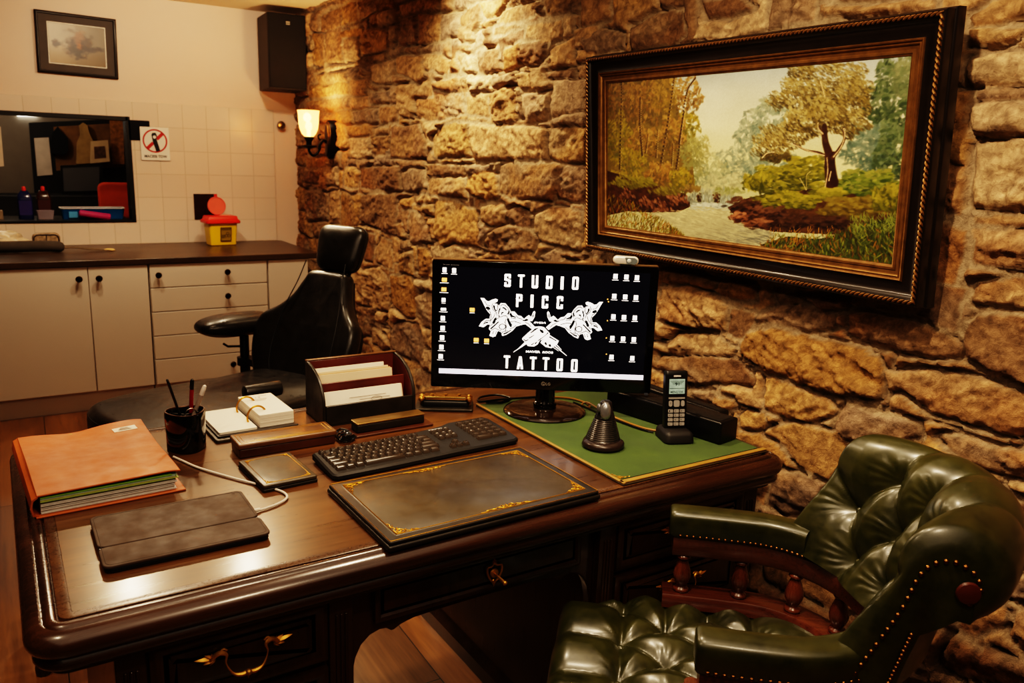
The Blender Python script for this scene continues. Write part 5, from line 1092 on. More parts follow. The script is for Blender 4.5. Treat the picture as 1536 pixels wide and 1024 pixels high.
# --- seat
nx, ny = 150, 130; U, V = np.meshgrid(np.linspace(0, 1, nx), np.linspace(-1, 1, ny), indexing='ij')
XB, XF = -.375, .262
sx = XB + (XF - XB) * U
hw = np.where(sx > -.12, .266, np.sqrt(np.maximum(.266 ** 2 - (sx + .12) ** 2 * 1.02, .02 ** 2)))
hw = hw * (1 - .25 * sstep(.05, .28, sx)); sy = V * hw
btn = [(.115, y_) for y_ in (-.198, -.066, .066, .198)] + [(.018, y_) for y_ in (-.132, 0, .132)] + [(-.080, y_) for y_ in (-.198, -.066, .066, .198)] + [(-.180, y_) for y_ in (-.132, 0, .132)] + [(-.275, y_) for y_ in (-.066, .066)]
fr = btn[:4]; seams = []
for i, a in enumerate(btn):
    for b2 in btn[i + 1:]:
        if .09 < math.hypot(a[0] - b2[0], a[1] - b2[1]) < .132 and abs(a[0] - b2[0]) > .05: seams.append((a, b2))
for a in fr: seams.append((a, (.30, a[1] * 1.12)))
seams.append((fr[0], (.112, -.30))); seams.append((fr[3], (.12, .30)))
seams += [(fr[0], fr[1]), (fr[1], fr[2]), (fr[2], fr[3])]
for a in btn[4:]:
    if abs(a[1]) > .12: seams.append((a, (a[0], math.copysign(.3, a[1]))))
hh = tuft(sx, sy, btn, seams, .020, .020, .024, .022)
edge = np.minimum(np.minimum(1 - np.abs(V), 99) * hw, np.minimum(XF - sx, sx - XB + .02))
drop = .040 * (1 - np.sqrt(np.clip(1 - (1 - np.clip(edge / .040, 0, 1)) ** 2, 0, 1)))
P = np.stack([sx, sy, .446 + hh - drop], -1)
top = heightmesh('cushion', P)
bm = B(); bm.from_mesh(top); bm.verts.ensure_lookup_table()
bound = [e for e in bm.edges if e.is_boundary]
ex = bmesh.ops.extrude_edge_only(bm, edges=bound)
for v_ in ex['geom']:
    if isinstance(v_, bmesh.types.BMVert): v_.co.z = .345; v_.co.x *= .985; v_.co.y *= .985
seat = mk('seat', bm, L_green, ec, smooth=180)
for a in btn: bm = B(); dome(bm, (a[0], a[1], .426), .0095, (0, 0, 1), .7); mk('button', bm, L_green, seat)
def upath(r, x1, n=26, off=-.155, xl=.0):
    """half U path from the arm front on the right side (-y), round the back to the left side"""
    pts = [(x1, -r), (x1 * .5 + off * .5, -r * 1.005)]
    for i in range(n + 1):
        t = -pi / 2 - pi * i / n; pts.append((off + r * .92 * math.cos(t), r * math.sin(t)))
    pts += [((x1 - xl) * .5 + off * .5, r * 1.005), (x1 - xl, r)]
    return [Vector((x, y, 0)) for x, y in pts]
def sweep(bm, path, sec):
    """sec: list of (outward offset, z), path in plan"""
    n_ = len(path); rs = []
    for i, p in enumerate(path):
        t = (path[min(i + 1, n_ - 1)] - path[max(i - 1, 0)]).normalized(); o = Vector((t.y, -t.x, 0))
        if o.dot(p - Vector((-.1, 0, 0))) < 0: o = -o
        rs.append([p + o * a + Vector((0, 0, z)) for a, z in sec])
    rings(bm, rs)
sd = cr(upath(.275, .0), 2)
bm = B(); sweep(bm, cr(upath(.250, .028), 2), [(-.032, .452), (-.032, .479), (-.028, .485), (.030, .485), (.034, .481), (.034, .456), (.030, .452)]); mk('lower_rail', bm, W_mah, ec, smooth=50)
bm = B(); sweep(bm, cr(upath(.262, .012, xl=.036), 2), [(-.026, .580), (-.029, .585), (-.029, .626), (.029, .626), (.029, .585), (.026, .580)]); mk('arm_rail', bm, W_mah, ec, smooth=50)
bm = B(); sweep(bm, cr(upath(.258, .02), 2), [(-.02, .33), (-.02, .43), (.02, .43), (.02, .33)]); mk('seat_rail', bm, W_mah, ec, smooth=50)
bm = B(); wbox(bm, 0, .03, .335, .375, 0, .001); bm.free()
bm = B(); slab(bm, rrect(-.30, -.2, .19, .2, .06), [(0, .31), (0, .37)]); mk('seat_base', bm, W_mah, ec)
spin = [(r_ * 1.02, z_ * .93) for r_, z_ in [(.010, 0), (.017, .001), (.019, .006), (.017, .011), (.012, .014), (.011, .018), (.015, .024), (.0195, .036), (.021, .046), (.019, .060), (.0145, .076), (.011, .087), (.0105, .090), (.0145, .092), (.0165, .096), (.0145, .100), (.012, .103), (.014, .106)]]
for px, py in ((-.016, .250), (-.150, .252), (-.268, .216), (-.352, .146), (-.385, .05)):
    for sg_ in (-1, 1):
        bm = B(); lathe(bm, spin, 20, Matrix.Translation((px, sg_ * py, .4835))); mk('spindle', bm, W_mahv, ec, smooth=60)
# --- arm pads
sec = []
for i in range(13):
    t = pi * i / 12; sec.append((-.035 * math.copysign(abs(math.cos(t)) ** .7, math.cos(t)), .664 + .028 * math.sin(t) ** .6))
sec = [(-.030, .6265), (-.034, .634)] + sec + [(.034, .634), (.030, .6265)]
def pad_path(sg_):
    full = cr(upath(.262, .006, xl=.036), 3); full = full if sg_ < 0 else full[::-1]; return full[:next(i for i, p in enumerate(full) if p.x < -.292)]
for sg_ in (-1, 1):
    pth = pad_path(sg_); bm = B(); n_ = len(pth); rs = []
    for i, p in enumerate(pth):
        t = (pth[min(i + 1, n_ - 1)] - pth[max(i - 1, 0)]).normalized(); o = Vector((t.y, -t.x, 0))
        if o.dot(p - Vector((-.1, 0, 0))) < 0: o = -o
        k = 1.0
        rs.append([p + o * a + Vector((0, 0, z)) for a, z in sec])
    p0 = pth[0]
    for k, dx in ((.985, .006), (.94, .012), (.85, .0155)):
        c_ = Vector((p0.x, p0.y, .658)); rs.insert(0, [c_ + Vector((dx, 0, 0)) + Vector((0, (q.y - c_.y) * k, (q.z - c_.z) * k)) for q in rs[0 if k == .985 else (1 if k == .94 else 2)]])
    rings(bm, rs); mk('armrest', bm, L_green, ec, smooth=70)
    fine = cr(pth, 10)
    for side_ in (-1, 1):
        bm = B(); acc = .007; last = fine[0]
        for i in range(1, len(fine)):
            acc += (fine[i] - last).length; last = fine[i]
            if acc >= .0135:
                acc = 0; t = (fine[min(i + 1, len(fine) - 1)] - fine[i - 1]).normalized(); o = Vector((t.y, -t.x, 0))
                if o.dot(fine[i] - Vector((-.1, 0, 0))) < 0: o = -o
                dome(bm, fine[i] + o * side_ * .0338 + Vector((0, 0, .6335)), .0042, o * side_ + Vector((0, 0, -.15)), .8)
        mk('nailhead_trim', bm, M_nail, ec)
# --- rolled, buttoned back
nu, nv = 171, 150; WB = .262
prof = cr([(-.362, .6265, 0), (-.376, .66, 0), (-.402, .72, 0), (-.430, .79, 0), (-.447, .858, 0), (-.477, .907, 0), (-.522, .929, 0), (-.568, .914, 0), (-.594, .871, 0), (-.588, .829, 0), (-.564, .802, 0)], 40)
sl = np.cumsum([0] + [(b - a).length for a, b in zip(prof, prof[1:])]); VL = sl[-1]
tv = np.linspace(0, 1, nv); pxv = np.interp(tv * VL, sl, [p.x for p in prof]); pzv = np.interp(tv * VL, sl, [p.y for p in prof])
dxv = np.gradient(pxv); dzv = np.gradient(pzv); ln_ = np.hypot(dxv, dzv); nxv, nzv = dzv / ln_, -dxv / ln_
nxv, nzv = np.where(True, nxv, 0), nzv      # points out of the front face (towards +x, then up)
uu = np.linspace(-1, 1, nu)
def back_pt(u, tv_i, off):
    w = WB * (1 - .03 * (1 - np.abs(2 * tv_i - 1)))
    y = u * w; fwd = .132 * np.abs(u) ** 2 * (1 - .22 * tv_i); dn = -.030 * np.abs(u) ** 2 * sstep(.35, .75, tv_i)
    return w, y, fwd, dn
UU, TV = np.meshgrid(uu, tv, indexing='ij')
Vs = TV * VL; Ys = UU * WB
bt = []
r1, r2, r3 = .250, .150, .052
for y in (-.125, 0, .125): bt.append((y, r1))
for y in (-.19, -.063, .063, .19): bt.append((y, r2))
for y in (-.125, 0, .125): bt.append((y, r3))
sm = []
for i, a in enumerate(bt):
    for b2 in bt[i + 1:]:
        if .05 < abs(a[0] - b2[0]) < .08 and abs(a[1] - b2[1]) < .14: sm.append((a, b2))
for y in (-.125, 0, .125): sm += [((y, r1), (y * 1.06, r1 + .14)), ((y * 1.06, r1 + .14), (y * 1.12, VL + .05)), ((y, r3), (y, -.1))]
for y in (-.19, .19): sm.append(((y, r2), (y * 1.5, r2 + .11)))
th = tuft(Ys, Vs, bt, sm, .022, .020, .026, .026)
th = th * (1 - .80 * sstep(r1 + .02, r1 + .15, Vs)) * sstep(1.0, .90, np.abs(UU)) ** .8
w, y, fwd, dn = back_pt(UU, TV, 0)
er = .020 * (1 - np.sqrt(np.clip(1 - (1 - np.clip((1 - np.abs(UU)) * WB / .03, 0, 1)) ** 2, 0, 1)))
off = th - er
PX = pxv[None, :] + fwd + nxv[None, :] * off; PZ = pzv[None, :] + dn + nzv[None, :] * off
front = np.stack([PX, y, PZ], -1)
# rear shell: from the tucked scroll down the outside of the back
rear = [(-.552, .792), (-.532, .796), (-.510, .78), (-.496, .73), (-.482, .68), (-.474, .648), (-.470, .6265)]
nr = len(rear); RP = np.zeros((nu, nr, 3))
for j, (rx, rz) in enumerate(rear):
    w_, y_, f_, d_ = back_pt(uu, np.full(nu, .9 if j < 3 else .3), 0); RP[:, j, 0] = rx + f_; RP[:, j, 1] = y_; RP[:, j, 2] = rz + d_ * (1 if j < 3 else .2)
ALL = np.concatenate([front, RP], 1)
me = heightmesh('backrest', ALL); bm = B(); bm.from_mesh(me); bm.verts.ensure_lookup_table(); M_ = ALL.shape[1]
for i in (0, nu - 1):
    f_ = bm.faces.new([bm.verts[i * M_ + j] for j in (range(M_) if i else range(M_ - 1, -1, -1))]); bmesh.ops.triangulate(bm, faces=[f_])
bk = mk('backrest', bm, L_green, ec, smooth=62)
for by, bv in bt:
    i = int(round((by / WB + 1) / 2 * (nu - 1))); j = int(round(bv / VL * (nv - 1))); p = Vector(front[i, j]); nm = Vector((nxv[j], 0, nzv[j])); bm = B(); dome(bm, p + nm * .002, .0095, nm, .7); mk('button', bm, L_green, bk)
for i in (0, nu - 1):
    bm = B(); sgn = -1 if i == 0 else 1; acc = 0; last = None
    for j in range(6, nv):
        p = Vector((front[i, j, 0] - nxv[j] * .016, front[i, j, 1] + sgn * .0008, front[i, j, 2] - nzv[j] * .016))
        if last is None or (p - last).length > .0145: dome(bm, p, .0048, (0, sgn, 0), .8); last = p
    mk('nailhead_trim', bm, M_nail, bk); bm = B()
    for k in range(14):
        t = k / 13; a_ = Vector(RP[i, 3]); b2 = Vector(RP[i, nr - 1]); p = a_.lerp(b2, t) + Vector((.012, sgn * .0008, 0)); dome(bm, p, .0042, (0, sgn, 0), .8)
    mk('nailhead_trim', bm, M_nail, bk)
for i in (0, nu - 1):
    bm = B(); sgn = -1 if i == 0 else 1; j = int(nv * .97); lathe(bm, [(0, 0), (.020, 0), (.018, .004), (.010, .006), (0, .0065)], 18, Matrix.Translation((front[i, j, 0] + .022, front[i, j, 1], front[i, j, 2] + .022)) @ Matrix.Rotation(-sgn * pi / 2, 4, 'X'))
    mk('scroll_boss', bm, leather('red brown leather', (70, 28, 18), (92, 40, 24), .4, .2), bk)
# --- swivel base
bm = B(); lathe(bm, [(0, .06), (.05, .06), (.055, .10), (.03, .14), (.03, .3), (.06, .31), (0, .312)], 20); mk('column', bm, W_mahv, ec)
for k in range(4):
    a = pi / 4 + k * pi / 2; M_r = Matrix.Rotation(a, 4, 'Z'); bm = B(); q = [M_r @ Vector(p) for p in cr([(.02, 0, .11), (.12, 0, .09), (.22, 0, .025), (.27, 0, .01)], 5)]; tube(bm, q, [.034 - .016 * i / 15 for i in range(16)], 10); lg = mk('leg', bm, W_mah, ec)
    bm = B(); lathe(bm, [(0, -.011), (.024, -.011), (.026, -.008), (.026, .008), (.024, .011), (0, .011)], 16, M_r @ Matrix.Translation((.27, 0, -.056)) @ Matrix.Rotation(pi / 2, 4, 'X')); tube(bm, [M_r @ Vector((.27, 0, -.052)), M_r @ Vector((.27, 0, .01))], .008, 8); mk('caster', bm, M_nail, lg)

# ================================================================== black tattoo client chair
L_blk = leather('black vinyl', (24, 22, 20), (34, 31, 28), .34, .15, .2, 500)
m_stitch = plain('seam black', (10, 9, 9), .5, var=0)  # near-black colour of the piping and seam lines
tc_ = thing('tattoo_chair', 'black padded reclining client chair with headrest by the stone wall', 'chair', (1.05, 3.22, 0), math.atan2(-.34, -.94))
def cushion(name, ol, h, r, M, par, crown=.0, nrm=8):
    bm = B(); pf = soft(h, r, 6); rs = [[M @ Vector((x, y, z)) for x, y in inset(ol, d)] for d, z in pf]
    if crown:
        for k in (1, 2, 3, 4): 
            c_ = Vector((sum(p[0] for p in ol) / len(ol), sum(p[1] for p in ol) / len(ol))); s_ = 1 - k / 4.6
            rs.append([M @ Vector((c_.x + (x - c_.x) * s_, c_.y + (y - c_.y) * s_, h + crown * (1 - s_ ** 2))) for x, y in inset(ol, r)])
    rings(bm, rs); return mk(name, bm, L_blk, par, smooth=80)
# seat and leg rest (local x points to the foot end)
ol = [(p.x, p.y) for p in cr([(-.06, -.235, 0), (.25, -.27, 0), (.55, -.30, 0), (.76, -.27, 0), (.83, -.16, 0), (.845, 0, 0), (.83, .16, 0), (.76, .26, 0), (.55, .29, 0), (.25, .25, 0), (-.06, .225, 0)], 5, True)]
st_ = cushion('seat', ol, .13, .045, Matrix.Translation((0, 0, .455)), tc_, .022)
bm = B(); tube(bm, [Vector((x, y, .556)) for x, y in inset(ol, .005)], .0035, 6, True); mk('piping', bm, m_stitch, st_)
bpy.context.view_layer.update(); Wi = tc_.matrix_world.inverted(); q0, q1 = (Wi @ Vector(survey_z(*p_, .64)) for p_ in ((366, 590), (421, 581)))
bm = B(); d_ = (q1 - q0); tube(bm, [q0, q0 + d_ * .02, q0 + d_ * .05, q0 + d_ * .95, q0 + d_ * .98, q1], [.020, .027, .028, .028, .027, .02], 16); mk('lumbar_roll', bm, L_blk, tc_)
# backrest: plane tilts backwards
Mb = Matrix.Translation((-.04, -.02, .50)) @ Matrix.Rotation(math.radians(8), 4, 'Z') @ Matrix.Rotation(math.radians(-22), 4, 'Y') @ Matrix(((0, 0, 1, 0), (1, 0, 0, 0), (0, 1, 0, 0), (0, 0, 0, 1)))
bo = [(p.x, p.y) for p in cr([(-.20, -.02, 0), (0, -.03, 0), (.20, -.02, 0), (.265, .07, 0), (.29, .20, 0), (.275, .285, 0), (.21, .34, 0), (.16, .40, 0), (.128, .47, 0), (.10, .512, 0), (0, .520, 0), (-.10, .512, 0), (-.128, .47, 0), (-.16, .40, 0), (-.21, .34, 0), (-.275, .285, 0), (-.29, .20, 0), (-.265, .07, 0)], 4, True)]
def back_cushion(name, ol, h, r, M, par, dish):
    bm = B(); rs = []; xm = max(abs(p[0]) for p in ol)
    for d, z in soft(h, r, 6): rs.append([M @ Vector((x, y, z + dish * (x / xm) ** 2)) for x, y in inset(ol, d)])
    b0 = inset(ol, r)
    for k in range(1, 7): s_ = 1 - k / 6.4; rs.append([M @ Vector((x * s_, .27 + (y - .27) * s_, h + .012 * (1 - s_) + dish * (x * s_ / xm) ** 2)) for x, y in b0])
    rings(bm, rs); return mk(name, bm, L_blk, par, smooth=80)
bo = [(x * .78 if x > 0 else x * 1.05, y) for x, y in bo]
br_ = back_cushion('backrest', bo, .085, .032, Mb, tc_, .055)
bm = B()
for sg_ in (-1, 1): tube(bm, [Mb @ Vector((x * (.78 if sg_ > 0 else -1.05), y, .0965 + .055 * (x / .29) ** 2 - .003)) for x, y in [(q.x, q.y) for q in cr([(.12, .545, 0), (.135, .45, 0), (.165, .33, 0), (.18, .2, 0), (.17, .08, 0), (.13, .0, 0)], 5)]], .0022, 6)
mk('seam', bm, m_stitch, br_)
bm = B(); slab(bm, [(x * .9, y) for x, y in inset(bo, .02)], [(0, -.02), (0, .002)], Mb); mk('back_shell', bm, m_black, tc_)
ho = [(p.x, p.y) for p in cr([(-.09, 0, 0), (0, -.008, 0), (.09, 0, 0), (.122, .05, 0), (.122, .13, 0), (.10, .185, 0), (0, .20, 0), (-.10, .185, 0), (-.122, .13, 0), (-.122, .05, 0)], 5, True)]
Mh_ = Mb @ Matrix.Translation((0, .525, .0)) @ Matrix.Rotation(math.radians(4), 4, 'X')
def pillow(name, M, a, b, c, par, e=.38, taper=0, seg=56, rg=28):
    sp = lambda v_, p_: math.copysign(abs(v_) ** p_, v_); bm = B(); rs = []
    for i in range(rg + 1):
        ph_ = -pi / 2 + pi * i / rg; cz_, sz_ = sp(math.cos(ph_), e * 1.5), sp(math.sin(ph_), e * 1.5)
        ring_ = []
        for k in range(seg):
            t = 2 * pi * k / seg; x, y = a * max(cz_, 1e-4) * sp(math.cos(t), e), b * max(cz_, 1e-4) * sp(math.sin(t), e)
            ring_.append(M @ Vector((x * (1 + taper * y / b), y, c * sz_)))
        rs.append(ring_)
    rings(bm, rs); return mk(name, bm, L_blk, par, smooth=180)
hr = pillow('headrest', Mh_ @ Matrix.Translation((0, .1, .04)), .118, .102, .046, tc_, .42, .10)
bm = B(); tube(bm, [Mh_ @ Vector((.1185 * math.copysign(abs(math.cos(t)) ** .42, math.cos(t)) * (1 + .1 * math.copysign(abs(math.sin(t)) ** .42, math.sin(t))), .1 + .1025 * math.copysign(abs(math.sin(t)) ** .42, math.sin(t)), .04)) for t in [2 * pi * k / 60 for k in range(60)]], .002, 6, True); mk('piping', bm, m_stitch, hr)
bm = B()
for x in (-.03, .03): tube(bm, [Mb @ Vector((x, .46, -.01)), Mb @ Vector((x, .60, -.005))], .008, 8)
box(bm, (0, .60, -.012), (.10, .10, .02), 0, Mb); mk('headrest_bracket', bm, m_black, tc_)
# armrest on the far side
ao = [(p.x, p.y) for p in cr([(.16, -.06, 0), (.16, .06, 0), (.05, .085, 0), (-.08, .08, 0), (-.17, .055, 0), (-.195, 0, 0), (-.17, -.055, 0), (-.08, -.08, 0), (.05, -.085, 0)], 5, True)]
Ma = tc_.matrix_world.inverted() if False else None
ar = pillow('armrest', Matrix.Translation((.055, -.40, .752)) @ Matrix.Rotation(math.radians(-8), 4, 'Z'), .185, .092, .050, tc_, .6)
bm = B(); lathe(bm, [(0, .36), (.022, .36), (.022, .56), (.034, .565), (.034, .60), (.02, .605), (.02, .705), (0, .705)], 16, Matrix.Translation((.03, -.40, 0))); tube(bm, [(.12, -.42, .67), (.10, -.42, .655), (.04, -.40, .65)], .005, 8); box(bm, (.02, -.36, .585), (.05, .1, .03)); post = mk('armrest_post', bm, m_black, tc_)
bm = B(); tube(bm, [(.03, -.40, .40), (.03, -.40, .52)], .019, 14); mk('sleeve', bm, plain('copper sleeve', (150, 92, 56), .25, metal=1), post)
bm = B(); box(bm, (.03, -.2, .37), (.07, .46, .04)); mk('armrest_bracket', bm, m_black, tc_)
bm = B(); lathe(bm, [(0, 0), (.30, 0), (.30, .02), (.10, .04), (.06, .06), (.055, .30), (.12, .33), (.16, .455), (0, .455)], 32, Matrix.Translation((.3, 0, 0))); mk('pedestal', bm, m_black, tc_)
# ================================================================== framed landscape on the stone wall
W_fr = wood('dark gilt frame wood', (50, 30, 18), (78, 48, 26), .32, .35, 0, 6, .1)
M_fgold = plain('bronze gilt', (124, 90, 52), .4, metal=.65, var=.35, vs=40)
M_fdk = plain('ebonised frame', (26, 19, 15), .3, coat=.3, var=.3, vs=30)
# corners surveyed on the leaning front plane
lean = math.radians(4.0); FXB = 1.757     # x of the lower outer edge
fcx, z_bot = FXB, 1.186
def on_frame(u, v):
    d = RC.T @ np.array([u - _P[0], v - _P[1], FPX]); nrm = np.array([math.cos(lean), 0, math.sin(lean)]); p0 = np.array([FXB, 0, z_bot]); t = ((p0 - CAM) @ nrm) / (d @ nrm); p = CAM + d * t
    return p[1], (p[2] - z_bot) / math.cos(lean)
cn = [on_frame(*p) for p in ((876, 87), (1408, 12), (1387, 463), (880, 374))]
fy0 = (cn[1][0] + cn[2][0]) / 2; fy1 = (cn[0][0] + cn[3][0]) / 2; fz0 = (cn[2][1] + cn[3][1]) / 2; fz1 = (cn[0][1] + cn[1][1]) / 2
ci = [on_frame(*p) for p in ((914, 119.5), (1364, 76), (1352, 409), (916, 344.6))]
iy0 = (ci[1][0] + ci[2][0]) / 2; iy1 = (ci[0][0] + ci[3][0]) / 2; iz0 = (ci[2][1] + ci[3][1]) / 2; iz1 = (ci[0][1] + ci[1][1]) / 2
fw_, fh_ = fy1 - fy0, fz1 - fz0; iw_, ih_ = iy1 - iy0, iz1 - iz0
pic = thing('landscape_painting', 'large framed oil painting of a woodland stream hanging on the stone wall', 'painting', (FXB, (fy0 + fy1) / 2, z_bot + fz0))
# frame plane: local X = -Y world (left to right as seen), local Y = up the frame, local Z = towards the room
Mfr = Matrix(((0, -math.sin(lean), -math.cos(lean), 0), (-1, 0, 0, 0), (0, math.cos(lean), -math.sin(lean), 0), (0, 0, 0, 1))) @ Matrix.Translation((0, fh_ / 2, 0))
bw = ((fw_ - iw_) / 2 + (fh_ - ih_) / 2) / 2 - .001
def fr(name, pr, m, par=pic):
    bm = B(); frame4(bm, fw_, fh_, pr, Mfr); return mk(name, bm, m, par, smooth=45)
fm = fr('frame', [(-.002, -.062), (-.005, -.060), (-.005, -.034), (-.003, -.031), (0, -.029), (0, -.004), (.003, .0), (.014, .0), (.0145, -.002), (.018, -.007), (.026, -.014), (.036, -.0175), (bw * .60, -.016), (bw * .63, -.020), (bw * .65, -.03), (bw, -.04), (bw, -.062)], M_fdk)
fr('gilt_slip', [(bw * .59, -.022), (bw * .60, -.013), (bw * .63, -.0105), (bw * .66, -.012), (bw * .675, -.016), (bw * .71, -.0165), (bw * .73, -.0145), (bw * .755, -.0165), (bw * .77, -.0195), (bw * .86, -.0215), (bw * .88, -.0195), (bw * .94, -.0195), (bw * .97, -.023), (bw + .0005, -.0245), (bw + .0005, -.04)], M_fgold)
bm = B(); hw_, hh_ = fw_ / 2 - .010, fh_ / 2 - .010
for (a, b) in (((-hw_, -hh_), (hw_, -hh_)), ((hw_, -hh_), (hw_, hh_)), ((hw_, hh_), (-hw_, hh_)), ((-hw_, hh_), (-hw_, -hh_))):
    a, b = Vector((*a, 0)), Vector((*b, 0)); L_ = (b - a).length; k = int(L_ / .0125); d_ = (b - a).normalized(); nn_ = Vector((-d_.y, d_.x, 0))
    for i in range(k):
        c_ = a + d_ * (L_ * (i + .5) / k); tube(bm, [Mfr @ (c_ - d_ * .0085 - nn_ * .0045), Mfr @ (c_ + Vector((0, 0, .0028)) - d_ * .003 - nn_ * .002), Mfr @ (c_ + Vector((0, 0, .0028)) + d_ * .003 + nn_ * .002), Mfr @ (c_ + d_ * .0085 + nn_ * .0045)], [.001, .0032, .0032, .001], 6)
mk('rope_moulding', bm, M_fgold, pic)
bm = B(); prism(bm, rrect(-fw_ / 2 + bw - .006, -fh_ / 2 + bw - .006, fw_ / 2 - bw + .006, fh_ / 2 - bw + .006, .001, 1), -.058, -.027, Mfr); mk('backing_board', bm, M_fdk, pic)
# ---- the painted canvas: brush strokes laid on a fine grid of coloured points
def paint():
    Wc, Hc = 560, 300; quad_ = [(40, 172), (1315, 48), (1285, 990), (42, 812)]
    # homography from sketch coordinates to the canvas
    A = []; bb = []
    for (x, y), (u, v) in zip(quad_, ((0, 0), (Wc, 0), (Wc, Hc), (0, Hc))):
        A.append([x, y, 1, 0, 0, 0, -u * x, -u * y]); A.append([0, 0, 0, x, y, 1, -v * x, -v * y]); bb += [u, v]
    h = np.linalg.solve(np.array(A, float), np.array(bb, float))
    def T(x, y): w = h[6] * x + h[7] * y + 1; return (h[0] * x + h[1] * y + h[2]) / w, (h[3] * x + h[4] * y + h[5]) / w
    rng = np.random.RandomState(11); C = np.zeros((Hc, Wc, 3)); YY, XX = np.mgrid[0:Hc, 0:Wc].astype(float)
    g = YY / Hc
    sky = np.array([(.60, .64, .62), (.72, .72, .63), (.78, .75, .60), (.77, .72, .50), (.66, .64, .46)]); C[:] = np.stack([np.interp(g, (0, .12, .3, .5, .7), sky[:, k]) for k in range(3)], -1)
    C += (fbm(XX / 60, YY / 40, 4, 3) * .05)[..., None]
    def dab(x, y, L, w, ang, col, al=.8, raw=False):
        if not raw: x, y = T(x, y)
        r = int(L + 2); x0, x1, y0, y1 = int(max(0, x - r)), int(min(Wc, x + r + 1)), int(max(0, y - r)), int(min(Hc, y + r + 1))
        if x1 <= x0 or y1 <= y0: return
        dx = XX[y0:y1, x0:x1] - x; dy = YY[y0:y1, x0:x1] - y; c, s = math.cos(ang), math.sin(ang); q = ((dx * c + dy * s) / L) ** 2 + ((-dx * s + dy * c) / w) ** 2
        a = np.clip(1.25 - q, 0, 1)[..., None] * al; C[y0:y1, x0:x1] = C[y0:y1, x0:x1] * (1 - a) + np.array(col) * a
    def mass(cx, cy, rx, ry, n, pal, L=(3, 7), w=(1.5, 3), ang=(0, pi), al=.7, light=.35, fill=.0):
        pal = np.array(pal, float)
        for i in range(n):
            t = rng.uniform(0, 2 * pi); r = math.sqrt(rng.uniform(0, 1)) * (1 + .18 * math.sin(t * 5 + cx)); x = cx + rx * r * math.cos(t); y = cy + ry * r * math.sin(t)
            k = np.clip(.5 - light * (math.sin(t) * r) + rng.normal(0, .28), 0, .999); col = pal[int(k * len(pal))] * rng.uniform(.85, 1.15)
            dab(x, y, rng.uniform(*L), rng.uniform(*w), rng.uniform(*ang), col, al)
    def line(pts, w, col, al=.9):
        p = cr([(x, y, 0) for x, y in pts], 14); n = len(p)
        for i, q in enumerate(p): dab(q.x, q.y, w[0] + (w[1] - w[0]) * i / n + .3, w[0] + (w[1] - w[0]) * i / n + .3, 0, np.array(col) * rng.uniform(.85, 1.15), al)
    def fill(pts, col, var=.1):
        p = np.array([T(*q) for q in pts]); ins = np.zeros((Hc, Wc), bool)
        for a, b in zip(p, np.roll(p, -1, 0)):
            c = (a[1] > YY) != (b[1] > YY); ins ^= c & (XX < (b[0] - a[0]) * (YY - a[1]) / ((b[1] - a[1]) or 1e-9) + a[0])
        C[ins] = np.array(col) * (1 + var * fbm(XX / 9, YY / 7, 4, 9)[ins][:, None])
    blue = [(.26, .33, .27), (.34, .40, .33), (.42, .46, .37), (.50, .52, .40)]
    mass(720, 330, 90, 80, 260, blue, al=.6); mass(640, 400, 60, 60, 140, blue, al=.6); mass(600, 520, 90, 80, 260, blue, al=.55); mass(480, 560, 80, 70, 220, [(.36, .40, .30), (.46, .48, .34), (.56, .55, .38)], al=.55)
    mass(420, 500, 60, 110, 240, [(.34, .36, .22), (.44, .43, .25), (.52, .48, .27)], al=.55); mass(740, 540, 110, 70, 260, blue, al=.6); mass(560, 610, 110, 40, 160, [(.50, .50, .36), (.60, .58, .42)], al=.5)
    grn = [(.10, .15, .09), (.16, .22, .13), (.24, .30, .18), (.33, .38, .25)]
    mass(1230, 260, 110, 190, 700, grn, al=.75); mass(1150, 460, 110, 110, 450, [(.20, .27, .22), (.28, .35, .29), (.36, .42, .34)], al=.65); mass(1250, 480, 80, 140, 400, grn, al=.7); mass(1290, 150, 60, 100, 200, [(.30, .34, .22), (.42, .44, .30)], al=.6)
    orng = [(.26, .20, .09), (.38, .26, .11), (.48, .33, .14), (.56, .42, .19)]; yel = [(.26, .25, .09), (.34, .30, .08), (.46, .38, .10), (.52, .44, .14)]
    fill([(40, 172), (210, 160), (300, 150), (345, 300), (400, 460), (420, 640), (45, 640)], (.34, .27, .12), .25)
    for cx, cy, rx, ry, n, pl in ((110, 250, 80, 110, 420, orng), (210, 260, 80, 100, 380, orng), (290, 220, 60, 90, 240, [(.36, .28, .10), (.48, .36, .14), (.55, .42, .18)]), (385, 240, 55, 100, 210, orng), (390, 360, 45, 60, 130, yel), (320, 400, 60, 80, 220, orng), (90, 420, 60, 110, 320, yel), (200, 440, 70, 80, 260, orng), (150, 520, 70, 60, 220, yel), (400, 480, 50, 70, 160, [(.36, .36, .20), (.46, .44, .24)])): mass(cx, cy, rx, ry, n, pl, al=.7)
    for pts, w in (([(102, 168), (100, 350), (97, 550)], (1.0, 1.8)), ([(180, 240), (180, 350), (192, 490)], (1.0, 1.8)), ([(322, 150), (300, 330), (268, 550)], (1.0, 2.2)), ([(410, 155), (372, 230), (350, 440), (330, 610)], (.9, 2.2)), ([(366, 300), (356, 360), (347, 440)], (.7, 1.2)), ([(255, 380), (250, 500)], (.6, 1.0)), ([(320, 440), (316, 540)], (.6, 1.0)), ([(215, 400), (205, 480)], (.6, .9))):
        line(pts, tuple(q * 1.4 for q in w), (.15, .10, .06)); line([(x + 6, y) for x, y in pts], (.55, .95), (.66, .54, .36), .8)
    mass(270, 570, 60, 50, 240, orng, al=.8); mass(360, 600, 50, 50, 180, yel, al=.75); mass(120, 600, 90, 40, 200, yel, al=.7)
